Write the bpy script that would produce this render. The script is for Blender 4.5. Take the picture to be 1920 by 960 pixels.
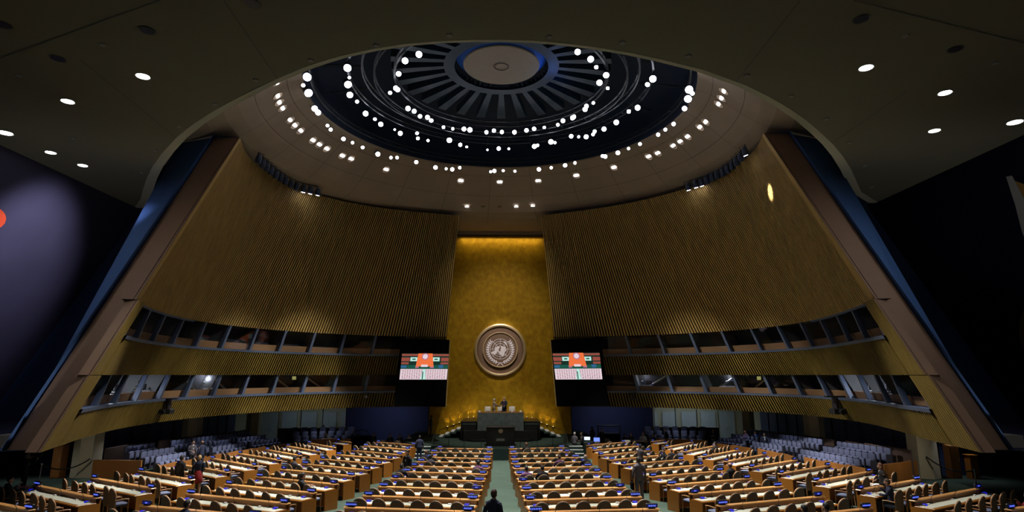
import bpy, bmesh, math, random
from mathutils import Vector, Matrix
random.seed(7)
sc = bpy.context.scene
for o in list(bpy.data.objects): bpy.data.objects.remove(o)
COL = sc.collection
PI = math.pi
# ------------------------------------------------------------------ camera
FPX = 1120.0
PITCH = math.atan(223 / FPX)
YAW = -math.atan(22 * math.cos(PITCH) / FPX)
EYE = 6.0
cam_d = bpy.data.cameras.new('camera'); cam_d.sensor_width = 36; cam_d.lens = 36 * FPX / 1920
cam_d.clip_end = 400
cam = bpy.data.objects.new('camera', cam_d); COL.objects.link(cam)
cam.location = (0, 0, EYE); cam.rotation_euler = (PI / 2 + PITCH, 0, YAW)
sc.camera = cam
# ------------------------------------------------------------------ view and world
sc.view_settings.view_transform = 'Standard'
try: sc.view_settings.look = 'None'
except Exception: pass
sc.view_settings.exposure = 0.0; sc.view_settings.gamma = 1.0
sc.view_settings.use_curve_mapping = False
w = bpy.data.worlds.new('world'); sc.world = w; w.use_nodes = True
w.node_tree.nodes['Background'].inputs[0].default_value = (1.0, .92, .76, 1)
w.node_tree.nodes['Background'].inputs[1].default_value = 0.012
sc.cycles.max_bounces = 5; sc.cycles.diffuse_bounces = 3; sc.cycles.transparent_max_bounces = 8
sc.cycles.glossy_bounces = 2; sc.cycles.sample_clamp_indirect = 2.0
sc.cycles.use_denoising = True
# ------------------------------------------------------------------ lamps: (position, target, watts, cone degrees, blend, colour, radius)
DC = (0.0, 33.4)
def spot(name, loc, tgt, W, deg, blend=.6, col=(1, .97, .92), rad=.25):
    d = bpy.data.lights.new(name, 'SPOT'); d.energy = W; d.spot_size = math.radians(deg); d.spot_blend = blend
    d.color = col; d.shadow_soft_size = rad
    o = bpy.data.objects.new(name, d); COL.objects.link(o); o.location = loc
    o.rotation_euler = (Vector(tgt) - Vector(loc)).to_track_quat('-Z', 'Y').to_euler()
    return o
def area(name, loc, tgt, W, sx, sy, col):
    d = bpy.data.lights.new(name, 'AREA'); d.energy = W; d.shape = 'RECTANGLE'; d.size = sx; d.size_y = sy; d.color = col
    o = bpy.data.objects.new(name, d); COL.objects.link(o); o.location = loc
    o.rotation_euler = (Vector(tgt) - Vector(loc)).to_track_quat('-Z', 'Y').to_euler()
    return o
def point(name, loc, W, col, rad=.1):
    d = bpy.data.lights.new(name, 'POINT'); d.energy = W; d.color = col; d.shadow_soft_size = rad
    o = bpy.data.objects.new(name, d); COL.objects.link(o); o.location = loc
    return o
KW = 4.7
for (tx, ty, W_, deg) in [(2.6, 20.5, 5200, 27), (2.6, 26.5, 5200, 26), (2.6, 33, 4800, 26), (2.6, 39.5, 4800, 26), (8.6, 20.5, 5200, 27), (8.6, 27, 5000, 26), (8.8, 33.5, 5000, 26), (8.8, 40, 5000, 26), (8.2, 44.6, 4400, 20),
                          (15.0, 22.5, 4200, 25), (14.8, 29, 5200, 25), (14.6, 35.5, 5400, 25), (14.2, 41.2, 5200, 22), (13.4, 45.6, 4600, 18), (20.2, 39, 3400, 22), (19.6, 45, 3400, 20), (19.8, 33.5, 2600, 18)]:
    for s_ in (-1, 1):
        dx, dy = s_ * tx, ty - 33.4; L_ = max(.1, math.hypot(dx, dy)); rr_ = min(6.2, L_ * .6)
        if tx > 19: dx, L_ = -dx, math.hypot(dx, dy)
        spot('dome_lamp', (dx / L_ * rr_, 33.4 + dy / L_ * rr_, 22.4), (s_ * tx, ty, 1.0), W_ * KW, deg, .55, (1, .955, .89), .3)
# washes on the gilded wall, the emblem and the rostrum
spot('gold_wash_lamp', (0, 36, 22.3), (0, 54, 8.5), 3600, 42, .9, (1, .86, .6), .4)
spot('emblem_lamp', (0, 40, 21.8), (0, 54, 8.3), 8000, 13, .5, (1, .93, .85), .3)
spot('rostrum_lamp', (0, 37, 22.3), (0, 49, 2.6), 8000, 30, .6, (1, .95, .88), .3)
spot('mural_lamp', (-14.0, 22.0, 15.6), (-23.8, 30.5, 13.2), 6800, 46, 1.0, (.78, .76, 1.0), .4)
# unseen downlights added as hall fill, ahead of and above the camera
for (x, y) in [(-15, 12), (-8, 6), (0, 3), (8, 6), (15, 12), (-18, 20), (18, 20)]:
    spot('hall_fill_lamp', (x, y, 15.8), (x * .8, y + 17, 0), 430, 96, 1.0, (1, .93, .84), .4)
# small downlights under the overhang; the washes after them are added fill
for s_ in (-1, 1):
    for (x, y, W_) in [(21.2, 36, 60), (20.2, 40, 60), (19.6, 44, 60), (18.4, 48, 60), (15.2, 53.0, 60), (24.6, 33.0, 45)]:
        spot('overhang_lamp', (s_ * x, y, 3.42), (s_ * (x - .5), y - .3, 0), W_ * 1.6, 120, 1.0, (.86, .9, 1), .12)
    spot('back_wall_fill_lamp', (s_ * 9.5, 52.6, 3.3), (s_ * 10.2, 57, 2.0), 130, 120, 1.0, (.8, .85, 1), .2)  # added wash for the dark back wall, no fixture
    spot('side_fill_lamp', (s_ * 21.6, 17.5, 15.6), (s_ * 18.2, 28, 7.5), 130, 62, 1.0, (.95, .95, 1), .3)  # added wash on the slab end and blue strip, source unseen
    spot('aisle_ceiling_fill_lamp', (s_ * 20, 24, 3.5), (s_ * 20.3, 29, 16), 700, 88, 1.0, (1, .95, .82), .4)  # added in mid-air to lift the dark ceiling corners
    spot('parapet_fill_lamp', (s_ * 20.8, 29.5, 3.4), (s_ * 20.6, 34.5, .6), 130, 90, 1.0, (1, .93, .82), .15)  # floating lamp added to brighten the parapet
# cove light that grazes the top of the gilded wall
area('cove_lamp', (0, 53.55, 18.45), (0, 53.8, 16.0), 55, 7.4, .12, (1, .78, .35))
spot('wall_highlight_lamp', (6, 28, 22.2), (13.6, 34.2, 17.2), 42000, 3.2, .6, (1, .97, .92), .05)
# blue work lights up inside the dome, and an added blue fill with no fixture
point('dome_blue_lamp', (3.2, 33.9, 23.7), 16, (.08, .25, 1.0), .1)
area('dome_fill_lamp', (0, 33.4, 22.0), (0, 33.4, 30), 16, 9, 9, (.08, .28, 1.0))
# ------------------------------------------------------------------ pixel to place
def ray(x, y):
    u = (x - 960) / FPX; v = (480 - y) / FPX
    X, Y, Z = u, math.cos(PITCH) - v * math.sin(PITCH), math.sin(PITCH) + v * math.cos(PITCH)
    X, Y = X * math.cos(YAW) - Y * math.sin(YAW), X * math.sin(YAW) + Y * math.cos(YAW)
    return Vector((X, Y, Z))
def at_z(x, y, z):
    r = ray(x, y); k = (z - EYE) / r.z; return Vector((r.x * k, r.y * k, z))
def at_Y(x, y, Y):
    r = ray(x, y); k = Y / r.y; return Vector((r.x * k, Y, EYE + r.z * k))
def at_X(x, y, X):
    r = ray(x, y); k = X / r.x; return Vector((X, r.y * k, EYE + r.z * k))
FH0, FS = 4.21, .0366
def fz(Y): return EYE - FH0 - FS * Y
def at_F(x, y, h=0.0):
    r = ray(x, y); k = -(FH0 - h) / (r.z + FS * r.y)
    return Vector((r.x * k, r.y * k, EYE + r.z * k))
# ------------------------------------------------------------------ materials
MATS = {}
def mat(name, col, rough=.6, metal=0., spec=.5, emit=None, es=0., noise=0., nscale=8., bump=0., stretch=None, alpha=None):
    if name in MATS: return MATS[name]
    m = bpy.data.materials.new(name); m.use_nodes = True; nt = m.node_tree; b = nt.nodes['Principled BSDF']
    b.inputs['Base Color'].default_value = (*col, 1); b.inputs['Roughness'].default_value = rough
    b.inputs['Metallic'].default_value = metal
    b.inputs['Specular IOR Level'].default_value = spec
    if emit: b.inputs['Emission Color'].default_value = (*emit, 1); b.inputs['Emission Strength'].default_value = es
    if noise or bump:
        tc = nt.nodes.new('ShaderNodeTexCoord'); mp = nt.nodes.new('ShaderNodeMapping')
        nt.links.new(tc.outputs['Object'], mp.inputs[0])
        if stretch: mp.inputs['Scale'].default_value = stretch
        n = nt.nodes.new('ShaderNodeTexNoise'); n.inputs['Scale'].default_value = nscale; n.inputs['Detail'].default_value = 5
        nt.links.new(mp.outputs[0], n.inputs['Vector'])
        if noise:
            r = nt.nodes.new('ShaderNodeMix'); r.data_type = 'RGBA'
            r.inputs[6].default_value = (*[max(0, c * (1 - noise)) for c in col], 1)
            r.inputs[7].default_value = (*[min(1, c * (1 + noise)) for c in col], 1)
            nt.links.new(n.outputs[0], r.inputs[0]); nt.links.new(r.outputs[2], b.inputs['Base Color'])
        if bump:
            bp = nt.nodes.new('ShaderNodeBump'); bp.inputs['Strength'].default_value = bump
            nt.links.new(n.outputs[0], bp.inputs['Height']); nt.links.new(bp.outputs[0], b.inputs['Normal'])
    MATS[name] = m
    return m
def glassmat(name, tint=(.8, .9, 1), gl=.12):
    m = bpy.data.materials.new(name); m.use_nodes = True; nt = m.node_tree; nt.nodes.clear()
    o = nt.nodes.new('ShaderNodeOutputMaterial'); mx = nt.nodes.new('ShaderNodeMixShader'); mx.inputs[0].default_value = gl
    t = nt.nodes.new('ShaderNodeBsdfTransparent'); t.inputs[0].default_value = (*tint, 1)
    g = nt.nodes.new('ShaderNodeBsdfGlossy'); g.inputs['Roughness'].default_value = .05
    nt.links.new(t.outputs[0], mx.inputs[1]); nt.links.new(g.outputs[0], mx.inputs[2]); nt.links.new(mx.outputs[0], o.inputs[0])
    MATS[name] = m; return m
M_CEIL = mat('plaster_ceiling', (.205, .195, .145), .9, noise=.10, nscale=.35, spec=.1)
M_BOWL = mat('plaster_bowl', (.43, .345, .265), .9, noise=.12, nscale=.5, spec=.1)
M_LIP = mat('plaster_edge', (.62, .60, .46), .8, spec=.1)
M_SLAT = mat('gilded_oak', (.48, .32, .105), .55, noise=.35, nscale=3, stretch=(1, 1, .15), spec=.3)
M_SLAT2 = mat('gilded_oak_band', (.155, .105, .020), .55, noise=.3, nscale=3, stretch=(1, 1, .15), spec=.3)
M_SLATB = mat('slat_backing', (.010, .007, .003), .9, spec=.1)  # near-black, so the shade between slats sits in the colour
M_BEAM = mat('beam_face', (.22, .135, .092), .7, noise=.08, nscale=1.5)
M_BLUE = mat('blue_wall', (.035, .10, .28), .8, noise=.1, nscale=2)
M_NAVY = mat('navy_wall', (.010, .017, .055), .85, noise=.15, nscale=1)
M_NAVY2 = mat('navy_curtain', (.025, .035, .11), .8, noise=.35, nscale=.35)
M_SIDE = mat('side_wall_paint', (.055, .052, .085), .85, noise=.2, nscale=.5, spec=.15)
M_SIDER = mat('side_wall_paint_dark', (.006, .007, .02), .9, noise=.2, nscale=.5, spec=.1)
M_TRIM = mat('blue_grey_metal', (.065, .09, .15), .5)
M_WOOD = mat('orange_oak', (.40, .15, .022), .32, noise=.18, nscale=3, stretch=(.3, 4, 4))
M_WOODD = mat('parapet_wood', (.30, .115, .024), .5, noise=.2, nscale=2, stretch=(1, 1, .3))
M_WOODK = mat('dark_parapet_wood', (.075, .045, .035), .6)
M_SILL = mat('booth_sill_wood', (.30, .15, .055), .5)
M_BOOTH = mat('booth_dark', (.02, .019, .02), .9)
M_BOOTHP = mat('booth_partition', (.10, .10, .095), .8)
M_LEDGE = mat('lit_oak_ledge', (.66, .33, .11), .28, noise=.12, nscale=3, stretch=(.3, 4, 4))  # desk oak made paler, lit gloss of the ledges put into colour
M_TOP = mat('desk_inlay', (.66, .68, .56), .35, noise=.05, nscale=4)
M_CARP = mat('green_carpet', (.055, .082, .064), .95, noise=.28, nscale=1.1, spec=.05)
M_GREEND = mat('dark_green_fascia', (.012, .035, .03), .6)
M_CHAIR = mat('taupe_upholstery', (.105, .088, .065), .85, noise=.12, nscale=30)
M_CHW = mat('chair_wood', (.40, .20, .08), .45)
M_SEATC = mat('pale_blue_cushion', (.13, .15, .24), .85)
M_AUD = mat('blue_grey_upholstery', (.12, .14, .25), .8, noise=.1, nscale=20)
M_AUDD = mat('seat_shell', (.03, .03, .05), .6)
M_BLK = mat('black_plastic', (.012, .012, .014), .5)
M_BLKF = mat('black_fabric', (.0025, .0025, .003), .95, spec=.05)
M_LED = mat('blue_led', (.01, .01, .05), .4, emit=(.02, .035, .8), es=.16)
M_LEDT = mat('led_lettering', (.3, .4, .9), .4, emit=(.12, .20, 1.0), es=1.0)
M_LEDB = mat('blue_console_light', (.02, .02, .2), .4, emit=(.015, .02, 1.0), es=.55)
M_LENS = mat('lamp_lens', (1, 1, 1), .4, emit=(.86, .88, 1.0), es=22)
M_LENS2 = mat('lamp_lens_small', (1, 1, 1), .4, emit=(.9, .9, 1.0), es=14)
M_LENSW = mat('lamp_lens_warm', (1, 1, 1), .4, emit=(1, .8, .5), es=10)
M_CAN = mat('lamp_can', (.02, .024, .04), .4)
M_CANB = mat('lamp_can_blue', (.04, .06, .12), .35)
M_DOME = mat('dome_blue_black', (.012, .03, .075), .6)
M_RIB = mat('dome_rib', (.012, .035, .055), .6)
M_TRUSS = mat('dome_truss', (.02, .032, .05), .5)
M_DISC = mat('dome_disc', (.42, .34, .22), .8, noise=.08, nscale=2)
M_BLUEL = mat('painted_blue_light', (.05, .22, .8), .6)
M_MARB = mat('green_marble', (.10, .125, .12), .3, noise=.75, nscale=3.2)
M_MARBK = mat('black_marble', (.010, .010, .010), .35, noise=.5, nscale=2)
M_BRNZ = mat('bronze_disc', (.17, .095, .058), .5, noise=.12, nscale=2)
M_RIMG = mat('pale_gold_rim', (.62, .46, .26), .35, metal=.3)
M_EMB = mat('emblem_silver', (.86, .79, .84), .45)
M_WHITE = mat('white_leather', (.75, .70, .62), .5)
M_PAPER = mat('paper', (.85, .85, .82), .7)
M_COLM = mat('column_plaster', (.50, .44, .30), .8, noise=.12, nscale=2)
M_GREY = mat('grey_steel', (.35, .36, .37), .5)
M_ORNG = mat('orange_paint', (.75, .08, .02), .7, emit=None)
M_MUW = mat('mural_grey', (.30, .30, .28), .8)
M_MUY = mat('mural_ochre', (.32, .16, .03), .8)
M_DOOR = mat('white_door', (.45, .47, .47), .6)
M_GLASS = glassmat('booth_glass', (.85, .9, 1), .05)
M_GLASS2 = glassmat('lobby_glass', (.7, .82, .95), .08)
# gilded wall: fine upright brushed weave of gold leaf
def goldmat():
    m = bpy.data.materials.new('gold_leaf'); m.use_nodes = True; nt = m.node_tree; b = nt.nodes['Principled BSDF']
    b.inputs['Roughness'].default_value = .5; b.inputs['Metallic'].default_value = .2; b.inputs['Specular IOR Level'].default_value = .25
    tc = nt.nodes.new('ShaderNodeTexCoord')
    def nz(scale, st):
        mp = nt.nodes.new('ShaderNodeMapping'); mp.inputs['Scale'].default_value = st
        nt.links.new(tc.outputs['Object'], mp.inputs[0])
        n = nt.nodes.new('ShaderNodeTexNoise'); n.inputs['Scale'].default_value = scale; n.inputs['Detail'].default_value = 6
        nt.links.new(mp.outputs[0], n.inputs['Vector']); return n
    n1 = nz(2.2, (1, 1, 1)); n2 = nz(5, (3, 1, .4))
    ad = nt.nodes.new('ShaderNodeMath'); ad.operation = 'MULTIPLY_ADD'; ad.inputs[1].default_value = .6
    mu = nt.nodes.new('ShaderNodeMath'); mu.operation = 'MULTIPLY'; mu.inputs[1].default_value = .5
    nt.links.new(n2.outputs[0], mu.inputs[0]); nt.links.new(n1.outputs[0], ad.inputs[0]); nt.links.new(mu.outputs[0], ad.inputs[2])
    cr = nt.nodes.new('ShaderNodeValToRGB')
    cr.color_ramp.elements[0].position = .35; cr.color_ramp.elements[0].color = (.36, .19, .004, 1)
    cr.color_ramp.elements[1].position = .75; cr.color_ramp.elements[1].color = (.70, .42, .02, 1)
    nt.links.new(ad.outputs[0], cr.inputs[0]); nt.links.new(cr.outputs[0], b.inputs['Base Color'])
    return m
M_GOLD = goldmat()
# ------------------------------------------------------------------ mesh helpers
class MB:
    def __init__(s): s.v = []; s.f = []; s.mi = []
    def add(s, vs, fs, mi=0):
        n = len(s.v); s.v += [tuple(v) for v in vs]; s.f += [tuple(n + i for i in f) for f in fs]; s.mi += [mi] * len(fs); return s
    def quad(s, a, b, c, d, mi=0): return s.add([a, b, c, d], [(0, 1, 2, 3)], mi)
    def box(s, c, size, rz=0., mi=0, bev=0.):
        hx, hy, hz = size[0] / 2, size[1] / 2, size[2] / 2
        if bev > 0:
            b = min(bev, hx * .9, hy * .9, hz * .9); vs = []; fs = []
            for (sz, ins) in ((-hz, b), (-hz + b, 0), (hz - b, 0), (hz, b)):
                x, y = hx - ins, hy - ins; bb = b * .8
                vs += [(x - bb, -y, sz), (x, -y + bb, sz), (x, y - bb, sz), (x - bb, y, sz), (-x + bb, y, sz), (-x, y - bb, sz), (-x, -y + bb, sz), (-x + bb, -y, sz)]
            for k in range(3):
                for i in range(8): j = (i + 1) % 8; fs.append((k * 8 + i, k * 8 + j, k * 8 + 8 + j, k * 8 + 8 + i))
            fs.append(tuple(range(7, -1, -1))); fs.append(tuple(range(24, 32)))
        else:
            vs = [(x, y, z) for z in (-hz, hz) for (x, y) in ((-hx, -hy), (hx, -hy), (hx, hy), (-hx, hy))]
            fs = [(3, 2, 1, 0), (4, 5, 6, 7), (0, 1, 5, 4), (1, 2, 6, 5), (2, 3, 7, 6), (3, 0, 4, 7)]
        cs, sn = math.cos(rz), math.sin(rz)
        return s.add([(c[0] + x * cs - y * sn, c[1] + x * sn + y * cs, c[2] + z) for x, y, z in vs], fs, mi)
    def tube(s, pts, rads, n=8, mi=0, cap=True):
        pts = [Vector(p) for p in pts]
        if not hasattr(rads, '__len__'): rads = [rads] * len(pts)
        rings = []
        for i, p in enumerate(pts):
            d = (pts[min(i + 1, len(pts) - 1)] - pts[max(i - 1, 0)])
            d = d.normalized() if d.length > 1e-9 else Vector((0, 0, 1))
            a = d.cross(Vector((0, 0, 1)) if abs(d.z) < .9 else Vector((1, 0, 0))).normalized(); b = d.cross(a)
            rings.append([p + (a * math.cos(2 * PI * k / n) + b * math.sin(2 * PI * k / n)) * rads[i] for k in range(n)])
        vs = [v for r in rings for v in r]; fs = []
        for i in range(len(pts) - 1):
            for k in range(n): fs.append((i * n + k, i * n + (k + 1) % n, (i + 1) * n + (k + 1) % n, (i + 1) * n + k))
        if cap: fs.append(tuple(range(n - 1, -1, -1))); fs.append(tuple(range((len(pts) - 1) * n, len(pts) * n)))
        return s.add(vs, fs, mi)
    def lathe(s, prof, n=24, c=(0, 0, 0), mi=0, a0=0, a1=2 * PI):
        full = abs(a1 - a0 - 2 * PI) < 1e-6; m = n if full else n + 1
        vs = [(c[0] + r * math.cos(a0 + (a1 - a0) * k / n), c[1] + r * math.sin(a0 + (a1 - a0) * k / n), c[2] + z) for (r, z) in prof for k in range(m)]
        fs = []
        for i in range(len(prof) - 1):
            for k in range(n): fs.append((i * m + k, i * m + (k + 1) % m, (i + 1) * m + (k + 1) % m, (i + 1) * m + k))
        return s.add(vs, fs, mi)
    def ell(s, c, r, n=10, m=7, mi=0, zmin=-1.):
        vs = []; fs = []
        for j in range(m + 1):
            ph = -PI / 2 + PI * j / m; zz = max(math.sin(ph), zmin)
            for k in range(n):
                a = 2 * PI * k / n; vs.append((c[0] + r[0] * math.cos(ph) * math.cos(a), c[1] + r[1] * math.cos(ph) * math.sin(a), c[2] + r[2] * zz))
        for j in range(m):
            for k in range(n): fs.append((j * n + k, j * n + (k + 1) % n, (j + 1) * n + (k + 1) % n, (j + 1) * n + k))
        return s.add(vs, fs, mi)
    def prism(s, poly, z0, z1, mi=0):
        n = len(poly); vs = [(p[0], p[1], z0) for p in poly] + [(p[0], p[1], z1) for p in poly]
        fs = [tuple(range(n - 1, -1, -1)), tuple(range(n, 2 * n))] + [(i, (i + 1) % n, n + (i + 1) % n, n + i) for i in range(n)]
        return s.add(vs, fs, mi)
    def mesh(s, name, mats, smooth=False):
        me = bpy.data.meshes.new(name); me.from_pydata(s.v, [], s.f); me.validate(verbose=False)
        for m in (mats if isinstance(mats, (list, tuple)) else [mats]): me.materials.append(m)
        if len(me.polygons) == len(s.mi):
            me.polygons.foreach_set('material_index', s.mi)
        bm = bmesh.new(); bm.from_mesh(me); bmesh.ops.recalc_face_normals(bm, faces=bm.faces); bm.to_mesh(me); bm.free()
        if smooth: me.polygons.foreach_set('use_smooth', [True] * len(me.polygons))
        me.update(); return me
    def build(s, name, mats, parent=None, smooth=False):
        o = bpy.data.objects.new(name, s.mesh(name, mats, smooth)); COL.objects.link(o)
        if parent: o.parent = parent
        return o
def tag(o, label=None, cat=None, group=None, kind=None):
    if label: o['label'] = label
    if cat: o['category'] = cat
    if group: o['group'] = group
    if kind: o['kind'] = kind
    return o
def empty(name, loc=(0, 0, 0), rz=0., label=None, cat=None, group=None):
    o = bpy.data.objects.new(name, None); COL.objects.link(o); o.location = loc; o.rotation_euler = (0, 0, rz)
    o.empty_display_size = .1
    return tag(o, label, cat, group)
def struct(o): o['kind'] = 'structure'; return o
KIDS = {}
def kids(o): return [c for c in bpy.data.objects if c.parent == o]
def freeze(o): KIDS[o.name] = [(c, [(g, []) for g in kids(c)]) for c in kids(o)]; return o
def dup(o, loc, rz=0., label=None, group=None, rot=None, scale=None, mats=None):
    r = o.copy(); COL.objects.link(r); r.location = loc; r.rotation_euler = rot if rot is not None else (0, 0, rz)
    if scale: r.scale = (scale,) * 3
    if label: r['label'] = label
    if group: r['group'] = group
    for c, gs in KIDS.get(o.name, []):
        d = c.copy(); COL.objects.link(d); d.parent = r
        if mats and c.name.split('.')[0] in mats:
            d.material_slots[0].link = 'OBJECT'; d.material_slots[0].material = mats[c.name.split('.')[0]]
        for g, _ in gs:
            e = g.copy(); COL.objects.link(e); e.parent = d
    return r
ORD = ['first', 'second', 'third', 'fourth', 'fifth', 'sixth', 'seventh', 'eighth', 'ninth', 'tenth', 'eleventh', 'twelfth', 'thirteenth', 'fourteenth', 'fifteenth',
       'sixteenth', 'seventeenth', 'eighteenth', 'nineteenth', 'twentieth'] + ['%dth' % k if k % 10 not in (1, 2, 3) else '%d%s' % (k, {1: 'st', 2: 'nd', 3: 'rd'}[k % 10]) for k in range(21, 80)]
#@@ROOM
# ================================================================== ROOM
FZ = lambda Y: fz(Y)
# floor: one gently raked plane of green carpet
b = MB()
ys = [-6 + 4 * i for i in range(17)]
for i in range(len(ys) - 1):
    b.quad((-36, ys[i], FZ(ys[i])), (36, ys[i], FZ(ys[i])), (36, ys[i + 1], FZ(ys[i + 1])), (-36, ys[i + 1], FZ(ys[i + 1])))
fl = struct(b.build('floor', M_CARP))
# --- arc opening in the front ceiling
CZ = EYE + 10.0
arcpx = [(262, 390), (264, 372), (268, 355), (275, 334), (286, 312), (304, 287), (330, 258), (362, 232), (400, 208), (440, 186), (480, 166), (520, 147), (560, 130), (600, 116), (640, 104),
         (700, 91), (760, 82), (820, 77), (880, 74.5), (938, 74), (1000, 76), (1060, 81), (1120, 88.5), (1180, 98.5), (1240, 111), (1320, 131), (1400, 160), (1440, 180), (1480, 203),
         (1512, 225), (1540, 249), (1562, 270), (1580, 292), (1596, 318), (1607, 342), (1615, 360), (1622, 380)]
arc = [at_z(x, y, CZ) for x, y in arcpx]
b = MB()
n = len(arc)
fr = [Vector((-25 + 50 * i / (n - 1), -6, CZ)) for i in range(n)]
fr2 = [Vector((fr[i].x * .6 + arc[i].x * .4, 8, CZ)) for i in range(n)]
arc[0].x = -22.4; arc[-1].x = 22.4
fr[0].x = -22.7; fr[-1].x = 22.7
fr = [Vector((max(-22.7, min(22.7, p.x)), p.y, p.z)) for p in fr]; fr2 = [Vector((max(-22.7, min(22.7, p.x)), p.y, p.z)) for p in fr2]
fr2[0].x = -22.6; fr2[-1].x = 22.6
for i in range(n - 1):
    b.quad(fr[i], fr[i + 1], fr2[i + 1], fr2[i]); b.quad(fr2[i], fr2[i + 1], arc[i + 1], arc[i])
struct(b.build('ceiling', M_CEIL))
b = MB()
prev = None
for i, p in enumerate(arc):
    t = (arc[min(i + 1, n - 1)] - arc[max(i - 1, 0)]); t.normalize(); nrm = Vector((-t.y, t.x, 0))
    wd = .30 + .25 * (abs(i - (n - 1) / 2) / ((n - 1) / 2)) ** 2
    q = [p + nrm * 0 + Vector((0, 0, -.01)), p + nrm * wd + Vector((0, 0, .10)), p + nrm * (wd + .05) + Vector((0, 0, 3.2)), p + nrm * 0 + Vector((0, 0, 3.2))]
    if prev:
        for k in range(3): b.quad(prev[k], q[k], q[k + 1], prev[k + 1])
    prev = q
struct(b.build('trim_1', M_LIP, smooth=False))
# thin panel joints in the front ceiling
b = MB()
for (p0, p1) in [((520, 147), (420, 0)), ((0, 108), (300, 0)), ((330, 258), (150, 110)), ((1380, 152), (1500, 0)), ((1600, 0), (1920, 80)), ((1560, 268), (1700, 170))]:
    a = at_z(*p0, CZ) - Vector((0, 0, .015)); c = at_z(*p1, CZ) - Vector((0, 0, .015)); d = (c - a).normalized(); s = Vector((-d.y, d.x, 0)) * .02
    b.quad(a - s, a + s, c + s, c - s)
struct(b.build('trim_2', M_BOOTHP))
# --- bowl ceiling round the dome, and the dome itself
RZ = EYE + 15.9
prof = [(11.35, 15.9), (11.9, 15.62), (12.5, 15.22), (13.1, 14.72), (13.7, 14.2), (14.3, 13.75), (15.0, 13.35), (16.0, 13.1), (17.5, 12.98), (19.5, 12.93), (22, 12.92), (26, 12.92), (30, 12.92)]
def bowl_hit(x, y):
    r = ray(x, y); lo = None
    for k in range(3000):
        t = 20 + k * .02; p = r * t; rr = math.hypot(p.x, p.y - DC[1])
        if rr < 11.35: continue
        for j in range(len(prof) - 1):
            if prof[j][0] <= rr <= prof[j + 1][0]:
                zz = prof[j][1] + (prof[j + 1][1] - prof[j][1]) * (rr - prof[j][0]) / (prof[j + 1][0] - prof[j][0]); break
        else: continue
        if p.z >= zz: return Vector((p.x, p.y, p.z + EYE)), rr
    return None, 0
b = MB()
NB = 96
for j in range(len(prof) - 1):
    for k in range(NB):
        q = []
        for (jj, kk) in ((j, k), (j, k + 1), (j + 1, k + 1), (j + 1, k)):
            a = 2 * PI * kk / NB; r, z = prof[jj]
            q.append(Vector((r * math.cos(a), DC[1] + r * math.sin(a), EYE + z)))
        cx = sum(v.x for v in q) / 4; cy = sum(v.y for v in q) / 4
        if cy < 22.0 + 13.5 * (abs(cx) / 22) ** 2 * .9 - 6.0: continue
        b.quad(*q)
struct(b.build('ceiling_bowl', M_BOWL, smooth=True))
b = MB(); b.lathe([(11.35, 15.9), (11.28, 15.92), (11.28, 16.02)], 96, (0, DC[1], EYE))
struct(b.build('trim_3', M_BOWL, smooth=True))
b = MB()
for rr in (12.05, 13.55):
    zz = [p for p in prof if p[0] >= rr][0][1]; i = [k for k in range(len(prof)) if prof[k][0] >= rr][0]
    z = prof[i - 1][1] + (prof[i][1] - prof[i - 1][1]) * (rr - prof[i - 1][0]) / (prof[i][0] - prof[i - 1][0]) - .015
    b.lathe([(rr - .012, z), (rr + .012, z - .008)], 96, (0, DC[1], EYE), a0=.0, a1=2 * PI)
for k in range(24):
    a = 2 * PI * k / 24 + .07
    for j in range(len(prof) - 5):
        (r0, z0), (r1, z1) = prof[j], prof[j + 1]
        ca, sa = math.cos(a), math.sin(a); pr = Vector((-sa, ca, 0)) * .012
        A = Vector((r0 * ca, DC[1] + r0 * sa, EYE + z0 - .012)); B = Vector((r1 * ca, DC[1] + r1 * sa, EYE + z1 - .012)); b.quad(A - pr, A + pr, B + pr, B - pr)
struct(b.build('trim_4', M_BOOTHP))
# dome shell
b = MB(); b.lathe([(11.3, 16.02), (11.6, 18.0), (10.8, 19.6), (8.5, 21.0), (5, 22.0), (.01, 22.3)], 64, (0, DC[1], EYE))
struct(b.build('ceiling_dome', M_DOME, smooth=True))
b = MB()
for k in range(28):
    a = 2 * PI * k / 28; ca, sa = math.cos(a), math.sin(a)
    pts = [(3.0, 18.35, .14), (6.6, 18.0, .30)]
    P = []
    for (r, z, w_) in pts:
        P.append((Vector((r * ca - w_ * sa, DC[1] + r * sa + w_ * ca, EYE + z)), Vector((r * ca + w_ * sa, DC[1] + r * sa - w_ * ca, EYE + z))))
    up = Vector((0, 0, .5))
    b.quad(P[0][0], P[0][1], P[1][1], P[1][0]); b.quad(P[0][0], P[1][0], P[1][0] + up, P[0][0] + up); b.quad(P[0][1], P[1][1], P[1][1] + up, P[0][1] + up)
b.lathe([(2.85, 18.3), (3.5, 18.3), (3.5, 18.8)], 48, (0, DC[1], EYE))
struct(b.build('beam_ribs', M_RIB))
b = MB()
for k in range(20):
    a = 2 * PI * k / 20 + .1; ca, sa = math.cos(a), math.sin(a)
    b.tube([(8.3 * ca, DC[1] + 8.3 * sa, EYE + 17.85), (11.2 * ca, DC[1] + 11.2 * sa, EYE + 17.75)], .09, 4)
struct(b.build('beam_struts', M_RIB))
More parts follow.
